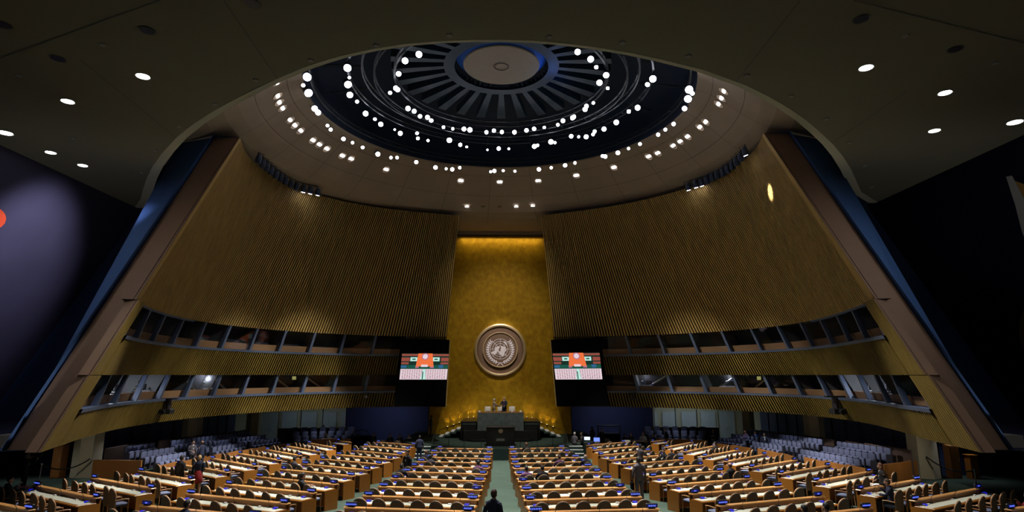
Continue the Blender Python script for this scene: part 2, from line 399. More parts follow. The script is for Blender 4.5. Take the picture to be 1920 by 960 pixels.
# centre disc and drum, the drum's blue light put into its colour
hub = empty('dome_canopy', (0, DC[1], EYE + 18.4), 0, 'round beige disc hanging at the centre of the dome', 'ceiling disc')
b = MB(); b.lathe([(.01, 0), (2.28, 0), (2.32, .05), (2.28, .12), (.01, .12)], 64); b.build('disc', M_DISC, hub)
b = MB(); b.lathe([(.36, -.02), (.42, -.05), (.48, -.02)], 32); b.build('grille', M_BEAM, hub)
b = MB(); b.lathe([(2.2, .12), (2.75, .5), (2.8, 1.7), (2.4, 2.0)], 48); b.build('blue_lit_drum', M_BLUEL, hub)
# lighting rings
def ring_obj(name, r, z, h, w_, label):
    b = MB()
    b.lathe([(r - w_, z), (r + w_, z), (r + w_, z + .06), (r - w_, z + .06), (r - w_, z)], 72, (0, 0, 0))
    b.lathe([(r - w_, z + h), (r + w_, z + h), (r + w_, z + h + .06), (r - w_, z + h + .06), (r - w_, z + h)], 72, (0, 0, 0))
    for k in range(48):
        a = 2 * PI * k / 48; a2 = 2 * PI * (k + .5) / 48
        b.tube([((r) * math.cos(a), (r) * math.sin(a), z), (r * math.cos(a2), r * math.sin(a2), z + h)], .025, 4, cap=False)
    o = b.build(name, M_TRUSS); o.location = (0, DC[1], EYE)
    tag(o, label, 'lighting ring'); return o
ring_obj('lighting_ring', 6.35, 17.25, .35, .06, 'innermost steel lighting ring inside the dome')
ring_obj('lighting_ring', 7.5, 16.95, .35, .05, 'narrow bare steel ring just outside the innermost lighting ring')
ring_obj('lighting_ring', 8.2, 17.30, .35, .05, 'bare steel ring between the inner and middle lighting rings')
ring_obj('lighting_ring', 8.95, 17.0, .3, .05, 'middle steel lighting ring inside the dome')
ring_obj('lighting_ring', 10.95, 16.25, .3, .05, 'outermost steel lighting ring along the dome rim')
# spotlights on the rings
can = empty('spotlight', (0, 0, -50), 0, 'lamp', 'spotlight')
b = MB(); b.tube([(0, 0, .34), (0, 0, .30), (0, 0, .05), (0, 0, 0)], [.05, .12, .14, .15], 10); b.build('housing', M_CAN, can)
b = MB(); b.tube([(0, 0, -.004), (0, 0, .01)], .13, 12); b.build('lens', M_LENS, can)
b = MB(); b.tube([(-.17, 0, .15), (-.17, 0, .42), (.17, 0, .42), (.17, 0, .15)], .015, 4); b.build('yoke', M_CAN, can)
freeze(can)
CAMV = Vector((0, 0, EYE))
def place_can(p, s, label, group, lens=None):
    d = (CAMV + Vector((random.uniform(-4, 4), random.uniform(4, 16), -3)) - p).normalized()
    q = (-d).to_track_quat('Z', 'Y')
    return dup(can, p, label=label, group=group, rot=q.to_euler(), scale=s)
inner = [(785.5, 102, 1.4), (759.5, 114, 1.4), (747.5, 138.5, 1.2), (742, 165.5, 1.2), (745.5, 168, 1.2), (731.5, 174, .9), (765, 203.5, 1.3), (776.5, 208.5, 1.2), (787.5, 218, 1.1), (801.5, 220, 1.2),
         (808.5, 226, 1.1), (831.5, 238.5, .9), (849, 241.5, .8), (870, 242, 1.25), (881, 243.5, 1.4), (912, 248, 1.1), (926, 245, 1.1), (941, 247.5, 1.1), (964.5, 248, 1.2), (987, 244.5, 1.2),
         (1001.5, 241.5, 1.1), (1020.5, 239, .8), (1046, 234, .9), (1055.5, 226.5, 1.2), (1073.5, 221, 1.2), (1076, 219, 1.1), (1097, 205, 1.25), (1099.5, 199, 1.1), (1112.5, 193, .8), (1124, 155, 1.4), (1136.5, 141, 1.4),
         (1139.5, 165.5, .8), (1118, 126, .9), (1107.5, 111, 1.4), (1083, 97.5, 1.3)]
midr = [(651.5, 127.5, 1.7), (652.5, 158.5, 1.7), (656, 178, 1.5), (655, 145.5, .7), (669.5, 190.5, .9), (685.5, 213, 1.4), (703, 223.5, .9), (714, 233, 1.3), (740, 243, .6), (750.5, 250, 1.3), (782, 250, .9), (783.5, 259.5, 1.0), (802.5, 263.5, .8),
        (842.5, 263, 1.5), (863, 271.5, 1.1), (875, 275.5, .7), (914, 281, .6), (935, 278.5, 1.2), (954, 279, .7), (1002, 274.5, 1.4), (1008, 272.5, .9), (1033, 266, 1.5), (1040.5, 267.5, .8), (1071, 255.5, 1.2), (1085, 256.5, .8), (1099, 256.5, 1.3), (1115, 246.5, 1.0),
        (1112, 252, .9), (1132.5, 242, 1.3), (1155.5, 229.5, 1.4), (1179, 209, 1.0), (1195.5, 202, 1.4), (1214, 158.5, 1.1), (1224, 148, 1.6)]
rimr = [(576, 144.5, 1.7), (568.5, 160, .8), (578.5, 174.5, 1.8), (590, 203.5, 1.4), (596.5, 211, 1.3), (614, 235.5, .8), (620, 243, .9), (644, 260.5, 1.1), (661, 267.5, .8), (680, 276.5, .9), (708.5, 289, 1.3), (733, 295.5, .9), (744.5, 295.5, .9), (780.5, 304, 1.1),
        (816.5, 314, 1.25), (836.5, 316.5, .8), (848, 317.5, 1.2), (862, 314.5, .9), (920, 322, .8), (927, 320.5, 1.15), (943.5, 320, .8), (965.5, 321, .8), (1010.5, 317.5, 1.2), (1033.5, 314.5, .9), (1059.5, 310, 1.2), (1078, 305.5, .9), (1130, 292.5, 1.0), (1135, 293.5, 1.1),
        (1158.5, 286.5, 1.2), (1178.5, 278.5, .8), (1200, 270, .9), (1234, 252.5, 1.0), (1247.5, 243, .9), (1263, 232.5, 1.0), (1283.5, 203.5, 1.2), (1290, 185.5, 1.7), (1298, 175, 1.0), (1292, 168, 1.7)]
for nm, lst, zr, gp in (('inner', inner, EYE + 16.85, 'spotlights on the inner lighting ring'), ('middle', midr, EYE + 16.65, 'spotlights on the middle lighting ring'), ('rim', rimr, EYE + 15.42, 'spotlights along the rim of the dome')):
    for i, (x, y, s) in enumerate(sorted(lst)):
        wh = {'inner': "inner lighting ring", 'middle': "middle lighting ring", 'rim': "dome rim"}[nm]
        place_can(at_z(x, y, zr), s * .93, '%s lit round spotlight from the left on the %s' % (ORD[i], wh), gp)
# recessed twin downlights in the bowl
tw = empty('recessed_downlight', (0, 0, -50), 0, 'lamp', 'ceiling light')
b = MB(); b.lathe([(.25, .01), (.30, -.02), (.30, .03)], 20); b.build('trim_ring', M_BOWL, tw)
b = MB(); b.tube([(-.085, 0, -.02), (-.085, 0, .0)], .10, 10); b.tube([(.085, 0, -.02), (.085, 0, 0)], .10, 10); b.build('lens', M_LENS2, tw)
freeze(tw)
bl = [(520, 154, 1), (521, 179, 1), (524, 191, 1), (530, 202, 1), (544, 224, 1), (553, 234, 1), (564, 244, 1), (587, 262, 1), (599, 270, 1), (613, 278, 1), (642, 291, 1), (658.5, 297, 1), (724, 317, 1), (864, 338, 1), (937, 340.5, 1), (1009, 338, 1), (1080.5, 328, 1),
      (1151, 313, 1), (1216, 292.5, 1), (1233, 286, 1), (1262, 272, 1), (1275, 264, 1), (1289, 255, 1), (1312, 237, 1), (1323, 227.5, 1), (1347, 194, 1), (1352.5, 183, 1), (1357, 170, 1)]
for i, (x, y, s) in enumerate(bl):
    p, rr = bowl_hit(x, y)
    if p is None: continue
    c = Vector((p.x, p.y - DC[1], 0)).normalized(); rz = math.atan2(c.y, c.x) + PI / 2
    sl = math.radians(38 if rr < 14.6 else 8)
    ax = Vector((-c.y, c.x, 0)); R = Matrix.Rotation(sl, 4, ax) @ Matrix.Rotation(rz, 4, 'Z')
    dup(tw, p - Vector((0, 0, .03)), rot=R.to_euler(), label='%s small twin downlight from the left in the sloping ceiling round the dome' % ORD[i], group='downlights in the sloping ceiling')
sg = empty('recessed_downlight', (0, 0, -50), 0, 'lamp', 'ceiling light')
b = MB(); b.lathe([(.15, 0), (.2, -.02), (.2, .03)], 20); b.build('trim_ring', M_BOWL, sg)
b = MB(); b.tube([(0, 0, -.02), (0, 0, 0)], .15, 12); b.build('lens', M_LENS2, sg); freeze(sg)
for i, (x, y) in enumerate([(875.5, 387), (968, 387), (999, 385.5)]):
    p, rr = bowl_hit(x, y)
    dup(sg, p - Vector((0, 0, .03)), label=['left one', 'middle one', 'right one'][i] + ' of three lit downlights above the top of the gilded wall', group='three downlights above the gilded wall')
dk = empty('dark_downlight', (0, 0, -50), 0, 'lamp', 'ceiling light')
b = MB(); b.lathe([(.12, 0), (.16, -.02), (.16, .03)], 16); b.build('trim_ring', M_BOWL, dk)
b = MB(); b.tube([(0, 0, -.012), (0, 0, 0)], .12, 10); b.build('lens', M_BLK, dk); freeze(dk)
for i, (x, y) in enumerate([(906, 387), (937, 387.5)]):
    p, rr = bowl_hit(x, y)
    dup(dk, p - Vector((0, 0, .03)), label=['left', 'right'][i] + ' of two unlit downlights in the row above the gilded wall', group='unlit downlights above the gilded wall')
# downlights in the front ceiling
fd = empty('ceiling_downlight', (0, 0, -50), 0, 'lamp', 'ceiling light')
b = MB(); b.lathe([(.2, 0), (.235, -.02), (.235, .02)], 24); b.build('trim_ring', M_CEIL, fd)
b = MB(); b.tube([(0, 0, -.012), (0, 0, 0)], .2, 20); b.build('lens', M_LENS, fd); freeze(fd)
fdo = empty('ceiling_downlight', (0, 0, -50), 0, 'lamp', 'ceiling light')
b = MB(); b.lathe([(.2, 0), (.235, -.02), (.235, .02)], 24); b.build('trim_ring', M_CEIL, fdo)
b = MB(); b.tube([(0, 0, -.01), (0, 0, 0)], .2, 20); b.build('lens', M_CAN, fdo); freeze(fdo)
LL = [(268, 143, 'lit downlight nearest the arc on the left of the front ceiling'), (127, 190, 'second lit downlight out from the arc on the left front ceiling'), (10, 249, 'large lit downlight at the left edge of the front ceiling'),
      (95, 286, 'left of the two lit downlights near the left wall edge'), (155, 310, 'right of the two lit downlights near the left wall edge'),
      (1624, 127, 'lit downlight nearest the arc on the right of the front ceiling'), (1772, 174, 'second lit downlight out from the arc on the right front ceiling'),
      (1752, 245, 'lit downlight low on the right front ceiling, nearer the wall'), (1903, 229, 'large lit downlight at the right edge of the front ceiling')]
for i, (x, y, lb) in enumerate(LL):
    dup(fd, at_z(x, y, CZ - .01), label=lb, group='lit downlights in the front ceiling', scale=1.25 if x in (10, 1903) else 1.0)
for x, y, lb in [(276, 57, 'unlit downlight in the front ceiling, upper left'), (472, 6, 'unlit downlight at the top edge of the front ceiling, left'), (1615, 36, 'unlit downlight in the front ceiling, upper right'),
                 (1792, 92, 'unlit downlight far out on the right front ceiling'), (5, 46, 'unlit downlight at the left edge of the front ceiling'), (108, 110, 'unlit downlight far out on the left front ceiling')]:
    dup(fdo, at_z(x, y, CZ - .01), label=lb, group='unlit downlights in the front ceiling')
pl = MB(); pl.lathe([(.01, -.03), (.09, -.03), (.11, 0), (.11, .01)], 14); plm = pl.mesh('sensor_cap', M_MUW)
for i, (x, y) in enumerate(sorted([(403, 195), (193, 84), (36, 141), (138, 259), (336, 237), (291, 282), (266, 324), (480, 150), (583, 113), (706, 85), (843, 66), (1030, 69), (1167, 80), (1290, 105), (1400, 141), (1483, 180), (1549, 223), (1592, 267), (1621, 311), (1635, 351), (1698, 67), (1866, 118)])):
    o = bpy.data.objects.new('sensor_cap', plm); COL.objects.link(o); o.location = at_z(x, y, CZ - .01)
    tag(o, '%s small pale round cap from the left on the front ceiling' % ORD[i], 'ceiling cap', 'pale caps on the front ceiling')
# --- slatted walls ----------------------------------------------------------------
WZB, WZT = -2.5, 12.9
LWB = [(-15.51, 21.57), (-16.87, 24.98), (-17.95, 28.50), (-18.53, 32.13), (-18.47, 35.80), (-17.71, 39.40), (-16.28, 42.78), (-14.17, 45.78), (-11.40, 48.19), (-8.02, 49.58), (-4.9, 49.75)]
LWT = [(-14.33, 31.48), (-14.95, 33.69), (-15.17, 35.98), (-14.94, 38.27), (-14.22, 40.45), (-13.01, 42.40), (-11.40, 44.04), (-9.50, 45.34), (-7.42, 46.33), (-5.24, 47.08), (-3.38, 47.62)]
RWB = [(16.12, 21.0), (17.21, 24.71), (18.46, 28.37), (19.45, 32.10), (19.82, 35.95), (19.27, 39.76), (17.63, 43.25), (15.05, 46.11), (11.79, 48.17), (8.11, 49.31), (4.9, 49.6)]
RWT = [(14.13, 30.32), (14.66, 32.55), (14.69, 34.83), (14.25, 37.08), (13.40, 39.21), (12.19, 41.15), (10.68, 42.87), (8.94, 44.36), (7.03, 45.63), (5.0, 46.69), (3.24, 47.50)]
def cr(P, t):
    n = len(P) - 1; t = t * n; i = int(math.floor(t)); i = max(0, min(n - 1, i)); u = t - i
    p = [Vector(P[max(0, min(n, k))]) for k in (i - 1, i, i + 1, i + 2)]
    if i == 0: p[0] = p[1] * 2 - p[2]
    if i == n - 1: p[3] = p[2] * 2 - p[1]
    return .5 * ((2 * p[1]) + (p[2] - p[0]) * u + (2 * p[0] - 5 * p[1] + 4 * p[2] - p[3]) * u * u + (3 * p[1] - 3 * p[2] + p[3] - p[0]) * u ** 3)
class Wall:
    def __init__(s, B, T, sgn): s.B, s.T, s.s = B, T, sgn
    def c(s, t, z):
        k = (z - WZB) / (WZT - WZB); a = cr(s.B, t); bb = cr(s.T, t); return a * (1 - k) + bb * k
    def S(s, t, z, off=0.):     # off > 0 goes towards the room
        p = s.c(t, z)
        if off:
            q = s.c(t + .004, z) - s.c(t - .004, z); q.normalize(); nn = Vector((q.y, -q.x)) * (1 if s.s < 0 else -1); p = p + nn * off
        return Vector((p.x, p.y, EYE + z))
WL, WR = Wall(LWB, LWT, -1), Wall(RWB, RWT, 1)
NS = 148
def sheet(b, W, t0, t1, z0, z1, o0, o1, n=40, mi=0):
    for i in range(n):
        a, c = t0 + (t1 - t0) * i / n, t0 + (t1 - t0) * (i + 1) / n
        b.quad(W.S(a, z0, o0), W.S(c, z0, o0), W.S(c, z1, o1), W.S(a, z1, o1), mi)
def slats(b, W, t0, t1, z0, z1, o, dep=.13, frac=.42, NS=175):
    k0 = math.ceil(t0 * NS - .25); k1 = math.floor(t1 * NS + .25)
    for k in range(k0, k1):
        a = (k + .5 - frac / 2) / NS; c = (k + .5 + frac / 2) / NS
        v = [W.S(a, z0, o), W.S(c, z0, o), W.S(c, z0, o + dep), W.S(a, z0, o + dep), W.S(a, z1, o), W.S(c, z1, o), W.S(c, z1, o + dep), W.S(a, z1, o + dep)]
        b.add(v, [(0, 1, 2, 3), (4, 5, 6, 7), (3, 2, 6, 7), (0, 3, 7, 4), (1, 2, 6, 5)])
Z3a, Z3b, Z2a, Z2b, Z1 = -1.25, 0.0, 1.6, 3.05, 12.9
for W, sd in ((WL, 'left'), (WR, 'right')):
    T0 = -.012
    # upper field
    b = MB(); slats(b, W, 0.02, 1.0, Z2b, Z1, -.25, frac=.5, NS=148); up = struct(b.build('wall_%s' % sd, M_SLAT))
    b = MB(); sheet(b, W, 0, 1.0, Z2b - .1, Z1, -.26, -.26); b.build('backing_panel', M_SLATB, up)
    b = MB(); sheet(b, W, 0, .022, Z2b, Z1, -.14, -.14, 2); sheet(b, W, 0, .022, Z2a - .2, Z2b, -.14, -.14, 2); b.build('edge_board', M_SLAT, up)
    # middle strip and its returns
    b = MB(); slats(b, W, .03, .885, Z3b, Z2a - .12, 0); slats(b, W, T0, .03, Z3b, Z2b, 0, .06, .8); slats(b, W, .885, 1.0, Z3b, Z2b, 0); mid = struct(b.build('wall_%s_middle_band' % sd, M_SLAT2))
    b = MB(); sheet(b, W, T0, .885, Z3b, Z2a, -.01, -.01); sheet(b, W, .885, 1.0, Z3b, Z2b, -.01, -.01, 6); sheet(b, W, T0, .03, Z2a, Z2b, -.01, -.01, 3)
    sheet(b, W, T0, 1., Z3b, Z3b, .11, -.6); sheet(b, W, T0, .03, Z2b, Z2b, .06, -.6, 3); b.build('backing_panel', M_SLATB, mid)
    b = MB(); xs = Vector((W.s * .5, 0, 0)); b.quad(W.S(T0, Z3b, .06), W.S(T0, Z3b, .06) + xs, W.S(T0, Z2b, .06) + xs, W.S(T0, Z2b, .06)); b.build('end_board', M_BEAM, mid)
    # lower strip
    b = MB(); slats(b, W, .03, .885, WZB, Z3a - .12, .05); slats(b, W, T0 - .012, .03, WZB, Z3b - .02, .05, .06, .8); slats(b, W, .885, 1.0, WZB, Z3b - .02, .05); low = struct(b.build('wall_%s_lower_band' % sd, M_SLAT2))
    b = MB(); sheet(b, W, T0 - .012, .885, WZB, Z3a, .04, .04); sheet(b, W, .885, 1.0, WZB, Z3b, .04, .04, 6); sheet(b, W, T0 - .012, .03, Z3a, Z3b, .04, .04, 3)
    b.build('backing_panel', M_SLATB, low)
    b = MB(); b.quad(W.S(T0 - .012, WZB, .11), W.S(T0 - .012, WZB, .11) + xs, W.S(T0 - .012, Z3b, .11) + xs, W.S(T0 - .012, Z3b, .11)); b.build('end_board', M_BEAM, low)
    b = MB(); b.quad(W.S(T0 - .012, Z3b, .11), W.S(T0 - .012, Z3b, -.3), W.S(.03, Z3b, -.3), W.S(.03, Z3b, .11)); b.build('top_board', M_SLAT, low)
    # slab: end face, back and soffit
    b = MB()
    wd = lambda z: -1.25 - .25 * (z - WZB) / (WZT - WZB)
    zz = [WZB, 0, 3, 8, Z1]
    for i in range(4):
        z0, z1 = zz[i], zz[i + 1]; q = []
        b.quad(W.S(0, z0, -.15), W.S(0, z0, -.15) + Vector((W.s * (-wd(z0) - .15), 0, 0)), W.S(0, z1, -.15) + Vector((W.s * (-wd(z1) - .15), 0, 0)), W.S(0, z1, -.15))
    b.quad(W.S(0, WZB, -.15), W.S(0, WZB, -.15) + Vector((W.s * 1.1, 0, 0)), W.S(.04, WZB, -.15) + Vector((W.s * 1.1, 0, 0)), W.S(.04, WZB, -.15))
    b.quad(W.S(0, Z1, -.15), W.S(0, Z1, -.15) + Vector((W.s * 1.35, 0, 0)), W.S(.04, Z1, -.15) + Vector((W.s * 1.35, 0, 0)), W.S(.04, Z1, -.15))
    bm_ = struct(b.build('beam_%s' % sd, M_BEAM))
    b = MB()
    for i in range(30):
        a, c = i / 30, (i + 1) / 30
        for j in range(4): b.quad(W.S(a, zz[j], wd(zz[j])), W.S(c, zz[j], wd(zz[j])), W.S(c, zz[j + 1], wd(zz[j + 1])), W.S(a, zz[j + 1], wd(zz[j + 1])))
        b.quad(W.S(a, Z1, -.26), W.S(c, Z1, -.26), W.S(c, Z1, wd(Z1)), W.S(a, Z1, wd(Z1)))
    struct(b.build('wall_%s_outer_face' % sd, M_BLUE))
    # soffit over the side seats
    b = MB()
    for i in range(30):
        a, c = i / 30, (i + 1) / 30
        A, C = W.S(a, WZB, .04), W.S(c, WZB, .04)
        b.quad(A, C, W.S(c, WZB, -1.2), W.S(a, WZB, -1.2))
        A2, C2 = W.S(a, WZB, -1.2), W.S(c, WZB, -1.2)
        da = Vector((W.s * (1 - a) * 1.4, max(0, a - .35) * 1.6, 0)); dc_ = Vector((W.s * (1 - c) * 1.4, max(0, c - .35) * 1.6, 0))
        b.quad(A2, C2, C2 + dc_ * 10, A2 + da * 10)
    struct(b.build('ceiling_soffit_%s' % sd, M_NAVY))
    sx = W.s
    b = MB(); p = W.S(0, WZB, -.15) + Vector((sx * 1.35, .6, 0))
    q = [(p.x, p.y), (p.x + sx * .75, p.y - .1), (p.x + sx * .75, p.y + 1.0), (p.x, p.y + 1.0)]
    b.prism(q, EYE + WZB - .02, EYE + WZB + .42); struct(b.build('trim_%d' % (5 if sx < 0 else 6), M_MUW))
    # added blue fin by the slab, its outline follows the lit strip
    b = MB()
    for i in range(4):
        q = []
        for z in (zz[i], zz[i + 1]):
            k = (z - WZB) / (WZT - WZB); e = W.S(0, z, -.15) + Vector((W.s * (-wd(z) - .15), .02, 0)); q += [e, e + Vector((W.s * (.55 + 1.9 * k), .9, 0))]
        b.quad(q[0], q[1], q[3], q[2])
    struct(b.build('wall_%s_cladding' % sd, M_BLUE))
    # blue wall between the slab and the side wall, down to the floor
    b = MB(); yo = 36.2 if sx < 0 else 34.6
    b.quad((sx * 20.3, yo, EYE + WZB), (sx * 32, yo - .4, EYE + WZB), (sx * 32, yo - .4, EYE + 13), (sx * 16.6, yo, EYE + 13)); b.quad((sx * 24.6, yo - .1, -.6), (sx * 32, yo - .4, -.6), (sx * 32, yo - .4, EYE + WZB), (sx * 24.6, yo - .1, EYE + WZB))
    struct(b.build('wall_%s_return' % sd, mat('shaded_blue_wall', (.015, .035, .10), .85, noise=.1, nscale=1)))  # darker copy of the blue wall, its shade put into the colour
    # leaning side wall
    b = MB(); b.quad((sx * 32, -6, -1), (sx * 32, 60, -1), (sx * 22.2, 60, CZ), (sx * 22.2, -6, CZ)); b.quad((sx * 22.2, 36, CZ), (sx * 22.2, 60, CZ), (sx * 22.2, 60, CZ + 3), (sx * 22.2, 36, CZ + 3))
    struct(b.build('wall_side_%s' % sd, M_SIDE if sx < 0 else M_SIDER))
    # windows of the two booth bands
    lower_px = {}
    for band, (za, zb, npan, o_) in enumerate(((Z2a, Z2b, 11, 0.), (Z3a, Z3b, 12, .05))):
        t0, t1 = .03, .885
        # band trim rail (blue-grey) along the foot
        b = MB()
        for (dz0, dz1, oo) in ((-.14, .0, .16),):
            sheet(b, W, t0 - .005, t1, za + dz0, za + dz1, o_ + oo, o_ + oo); sheet(b, W, t0 - .005, t1, za + dz1, za + dz1, o_ + oo, o_ - .3); sheet(b, W, t0 - .005, t1, za + dz0, za + dz0, o_ + oo, o_ + 0)
        if band == 0: sheet(b, W, t0, .30, zb - .10, zb, -.12, -.12, 12)
        struct(b.build('trim_%d' % (7 + band + (0 if sx < 0 else 2)), M_TRIM))
        # booth shell
        b = MB(); sheet(b, W, t0, t1, za - .05, zb + .05, -1.22, -1.22); sheet(b, W, t0, t1, za + .02, za + .02, -.3, -1.22); sheet(b, W, t0, t1, zb + .02, zb + .02, -.26, -1.22)
        struct(b.build('wall_%s_booth_shell_%s' % (sd, ['upper', 'lower'][band]), M_BOOTH))
        hz = zb - za
        for k in range(npan):
            a = t0 + (t1 - t0) * k / npan; c = t0 + (t1 - t0) * (k + 1) / npan
            wn = struct(empty('window_%d' % (1 + k + 12 * band + 24 * (0 if sx < 0 else 1)), W.S((a + c) / 2, za, o_)))
            loc = wn.location.copy()
            def L(v): return v - loc
            mw = .0028
            b = MB()
            for tt in ([a] if k < npan - 1 else [a, c]):
                v = [W.S(tt - mw, za, o_ + .05), W.S(tt + mw, za, o_ + .05), W.S(tt + mw, za, o_ - .2), W.S(tt - mw, za, o_ - .2), W.S(tt - mw, zb, o_ - .12), W.S(tt + mw, zb, o_ - .12), W.S(tt + mw, zb, o_ - .3), W.S(tt - mw, zb, o_ - .3)]
                b.add([L(x) for x in v], [(0, 1, 5, 4), (1, 2, 6, 5), (0, 3, 7, 4)])
            b.build('mullion', M_TRIM, wn)
            b = MB(); b.quad(L(W.S(a, za, o_ - .05)), L(W.S(c, za, o_ - .05)), L(W.S(c, zb, o_ - .2)), L(W.S(a, zb, o_ - .2))); b.build('pane', M_GLASS, wn)
            b = MB(); zs = za + hz * .30
            b.quad(L(W.S(a, za, -.32)), L(W.S(c, za, -.32)), L(W.S(c, zs, -.36)), L(W.S(a, zs, -.36))); b.quad(L(W.S(a, zs, -.36)), L(W.S(c, zs, -.36)), L(W.S(c, zs, -.7)), L(W.S(a, zs, -.7)))
            b.build('sill_board', M_SILL, wn)
            b = MB(); b.quad(L(W.S(c - .002, za, -.35)), L(W.S(c - .002, za, -1.2)), L(W.S(c - .002, zb, -1.2)), L(W.S(c - .002, zb, -.3))); b.build('partition', M_BOOTHP, wn)
            if band == 1 and (k, sx) in ((2, -1), (3, -1), (5, -1), (8, -1), (9, -1), (2, 1), (3, 1), (7, 1), (8, 1), (10, 1), (4, 1), (6, -1)):
                # pale diagonal brace inside the booth
                b = MB(); b.tube([L(W.S(a + (c - a) * (.1), zb, -1.1)), L(W.S(a + (c - a) * .9, za + .1, -.9))], .07, 4); b.build('brace', M_COLM, wn)
# booth equipment in the lit lower booths
def booth_gear(W, t, lab, col, watt):
    p = W.S(t, Z3a + .42, -.75)
    r = empty('control_desk', p, 0, lab, 'booth equipment', 'equipment inside the lower glass booths')
    q = W.c(t + .01, Z3a) - W.c(t - .01, Z3a); r.rotation_euler = (0, 0, math.atan2(q.y, q.x) + (PI if W.s > 0 else 0) + PI)
    b = MB(); b.box((0, 0, .0), (1.2, .5, .06)); b.box((-.5, 0, -.2), (.06, .4, .4)); b.box((.5, 0, -.2), (.06, .4, .4)); b.build('worktop', M_GREY, r)
    b = MB(); b.box((-.3, .05, .22), (.45, .05, .3)); b.box((-.3, .05, .05), (.06, .05, .1)); s_ = b.build('monitor', M_BLK, r)
    b = MB(); b.box((-.3, .02, .22), (.38, .02, .24)); b.build('display', mat('monitor_' + col, (.2, .2, .3), .4, emit={'blue': (.05, .12, 1), 'white': (.8, .85, 1)}[col], es=2.5), s_)
    b = MB(); b.tube([(.35, 0, .03), (.35, 0, .3), (.25, -.05, .38)], .015, 5); b.ell((.25, -.05, .36), (.07, .07, .05)); b.build('desk_lamp', M_GREY, r)
    point('booth_lamp', p + Vector((0, 0, .62)), watt * 3.2, (.85, .9, 1), .08)
for W, t, lb, c_, wt in [(WL, .21, 'lit control desk behind the third lower booth pane on the left', 'white', 16), (WL, .29, 'lit control desk behind the fourth lower booth pane on the left', 'white', 9),
                     (WL, .46, 'bright control desk behind the sixth lower booth pane on the left', 'white', 14), (WR, .80, 'blue-lit rack desk in the lower booth nearest the right screen', 'blue', 4),
                     (WR, .63, 'blue-lit desk behind a middle pane of the right lower booths', 'blue', 5), (WR, .28, 'brightly lit desk in the lower right booths towards the slab', 'white', 22), (WR, .22, 'dim desk beside the bright one in the lower right booths', 'blue', 7)]:
    booth_gear(W, t, lb, c_, wt)
for W, x, lb in ((WL, 553, 'small yellow sign behind the glass of the left lower booths'), (WR, 1421, 'small pale yellow sign behind the glass of the right lower booths')):
    best = min((abs(0), 0), (1, 1))
    tt = min([k / 400 for k in range(400)], key=lambda t: abs((lambda p: (960 + FPX * 0))(0)) + abs(math.atan2(W.S(t, -.15, -.4).x, W.S(t, -.15, -.4).y) - math.atan2(ray(x, 707).x, ray(x, 707).y)))
    p = W.S(tt, -.22, -.4); b = MB(); b.box((0, 0, 0), (.28, .03, .24), bev=.01); o = b.build('booth_sign', mat('yellow_sign', (.6, .55, .2), .6, emit=(.55, .5, .15), es=.5)); o.location = p; tag(o, lb, 'sign')
hl = min([(k / 200, 5 + .1 * j) for k in range(2, 80) for j in range(60)], key=lambda q: (lambda p, r: abs(p.x / p.y - r.x / r.y) + abs((p.z - EYE) / p.y - r.z / r.y))(WR.S(q[0], q[1], -.2), ray(1448, 363)))
hp = WR.S(hl[0], hl[1], -.2); hlo = bpy.data.objects['wall_highlight_lamp']; hlo.rotation_euler = (hp - hlo.location).to_track_quat('-Z', 'Y').to_euler()
# --- gilded wall behind the rostrum
GY = 54.0
b = MB()
tl, tr, bl_, br = at_Y(862, 442, GY), at_Y(1013, 442, GY), at_Y(803, 806, GY), at_Y(1072, 806, GY)
x0, x1 = bl_.x, br.x
b.quad((x0 - .0, GY, .6), (x1, GY, .6), (x1 - .4, GY, EYE + 12.62), (x0 + .4, GY, EYE + 12.62)); struct(b.build('wall_gilded', M_GOLD))
b = MB(); b.quad((-6.5, GY - .6, EYE + 12.62), (6.5, GY - .6, EYE + 12.62), (6.5, GY - .6, EYE + 13.0), (-6.5, GY - .6, EYE + 13.0)); struct(b.build('trim_11', M_BOWL))
# back walls, lower level
b = MB()
for s in (-1, 1):
    b.quad((s * 6.3, GY + .2, -.6), (s * 6.3, 57.5, -.6), (s * 6.3, 57.5, 4.2), (s * 6.3, GY + .2, 4.2))
    b.quad((s * 6.2, 57, -.6), (s * 14.2, 57, -.6), (s * 14.2, 57, 4.2), (s * 6.2, 57, 4.2))
struct(b.build('wall_back', M_NAVY2))
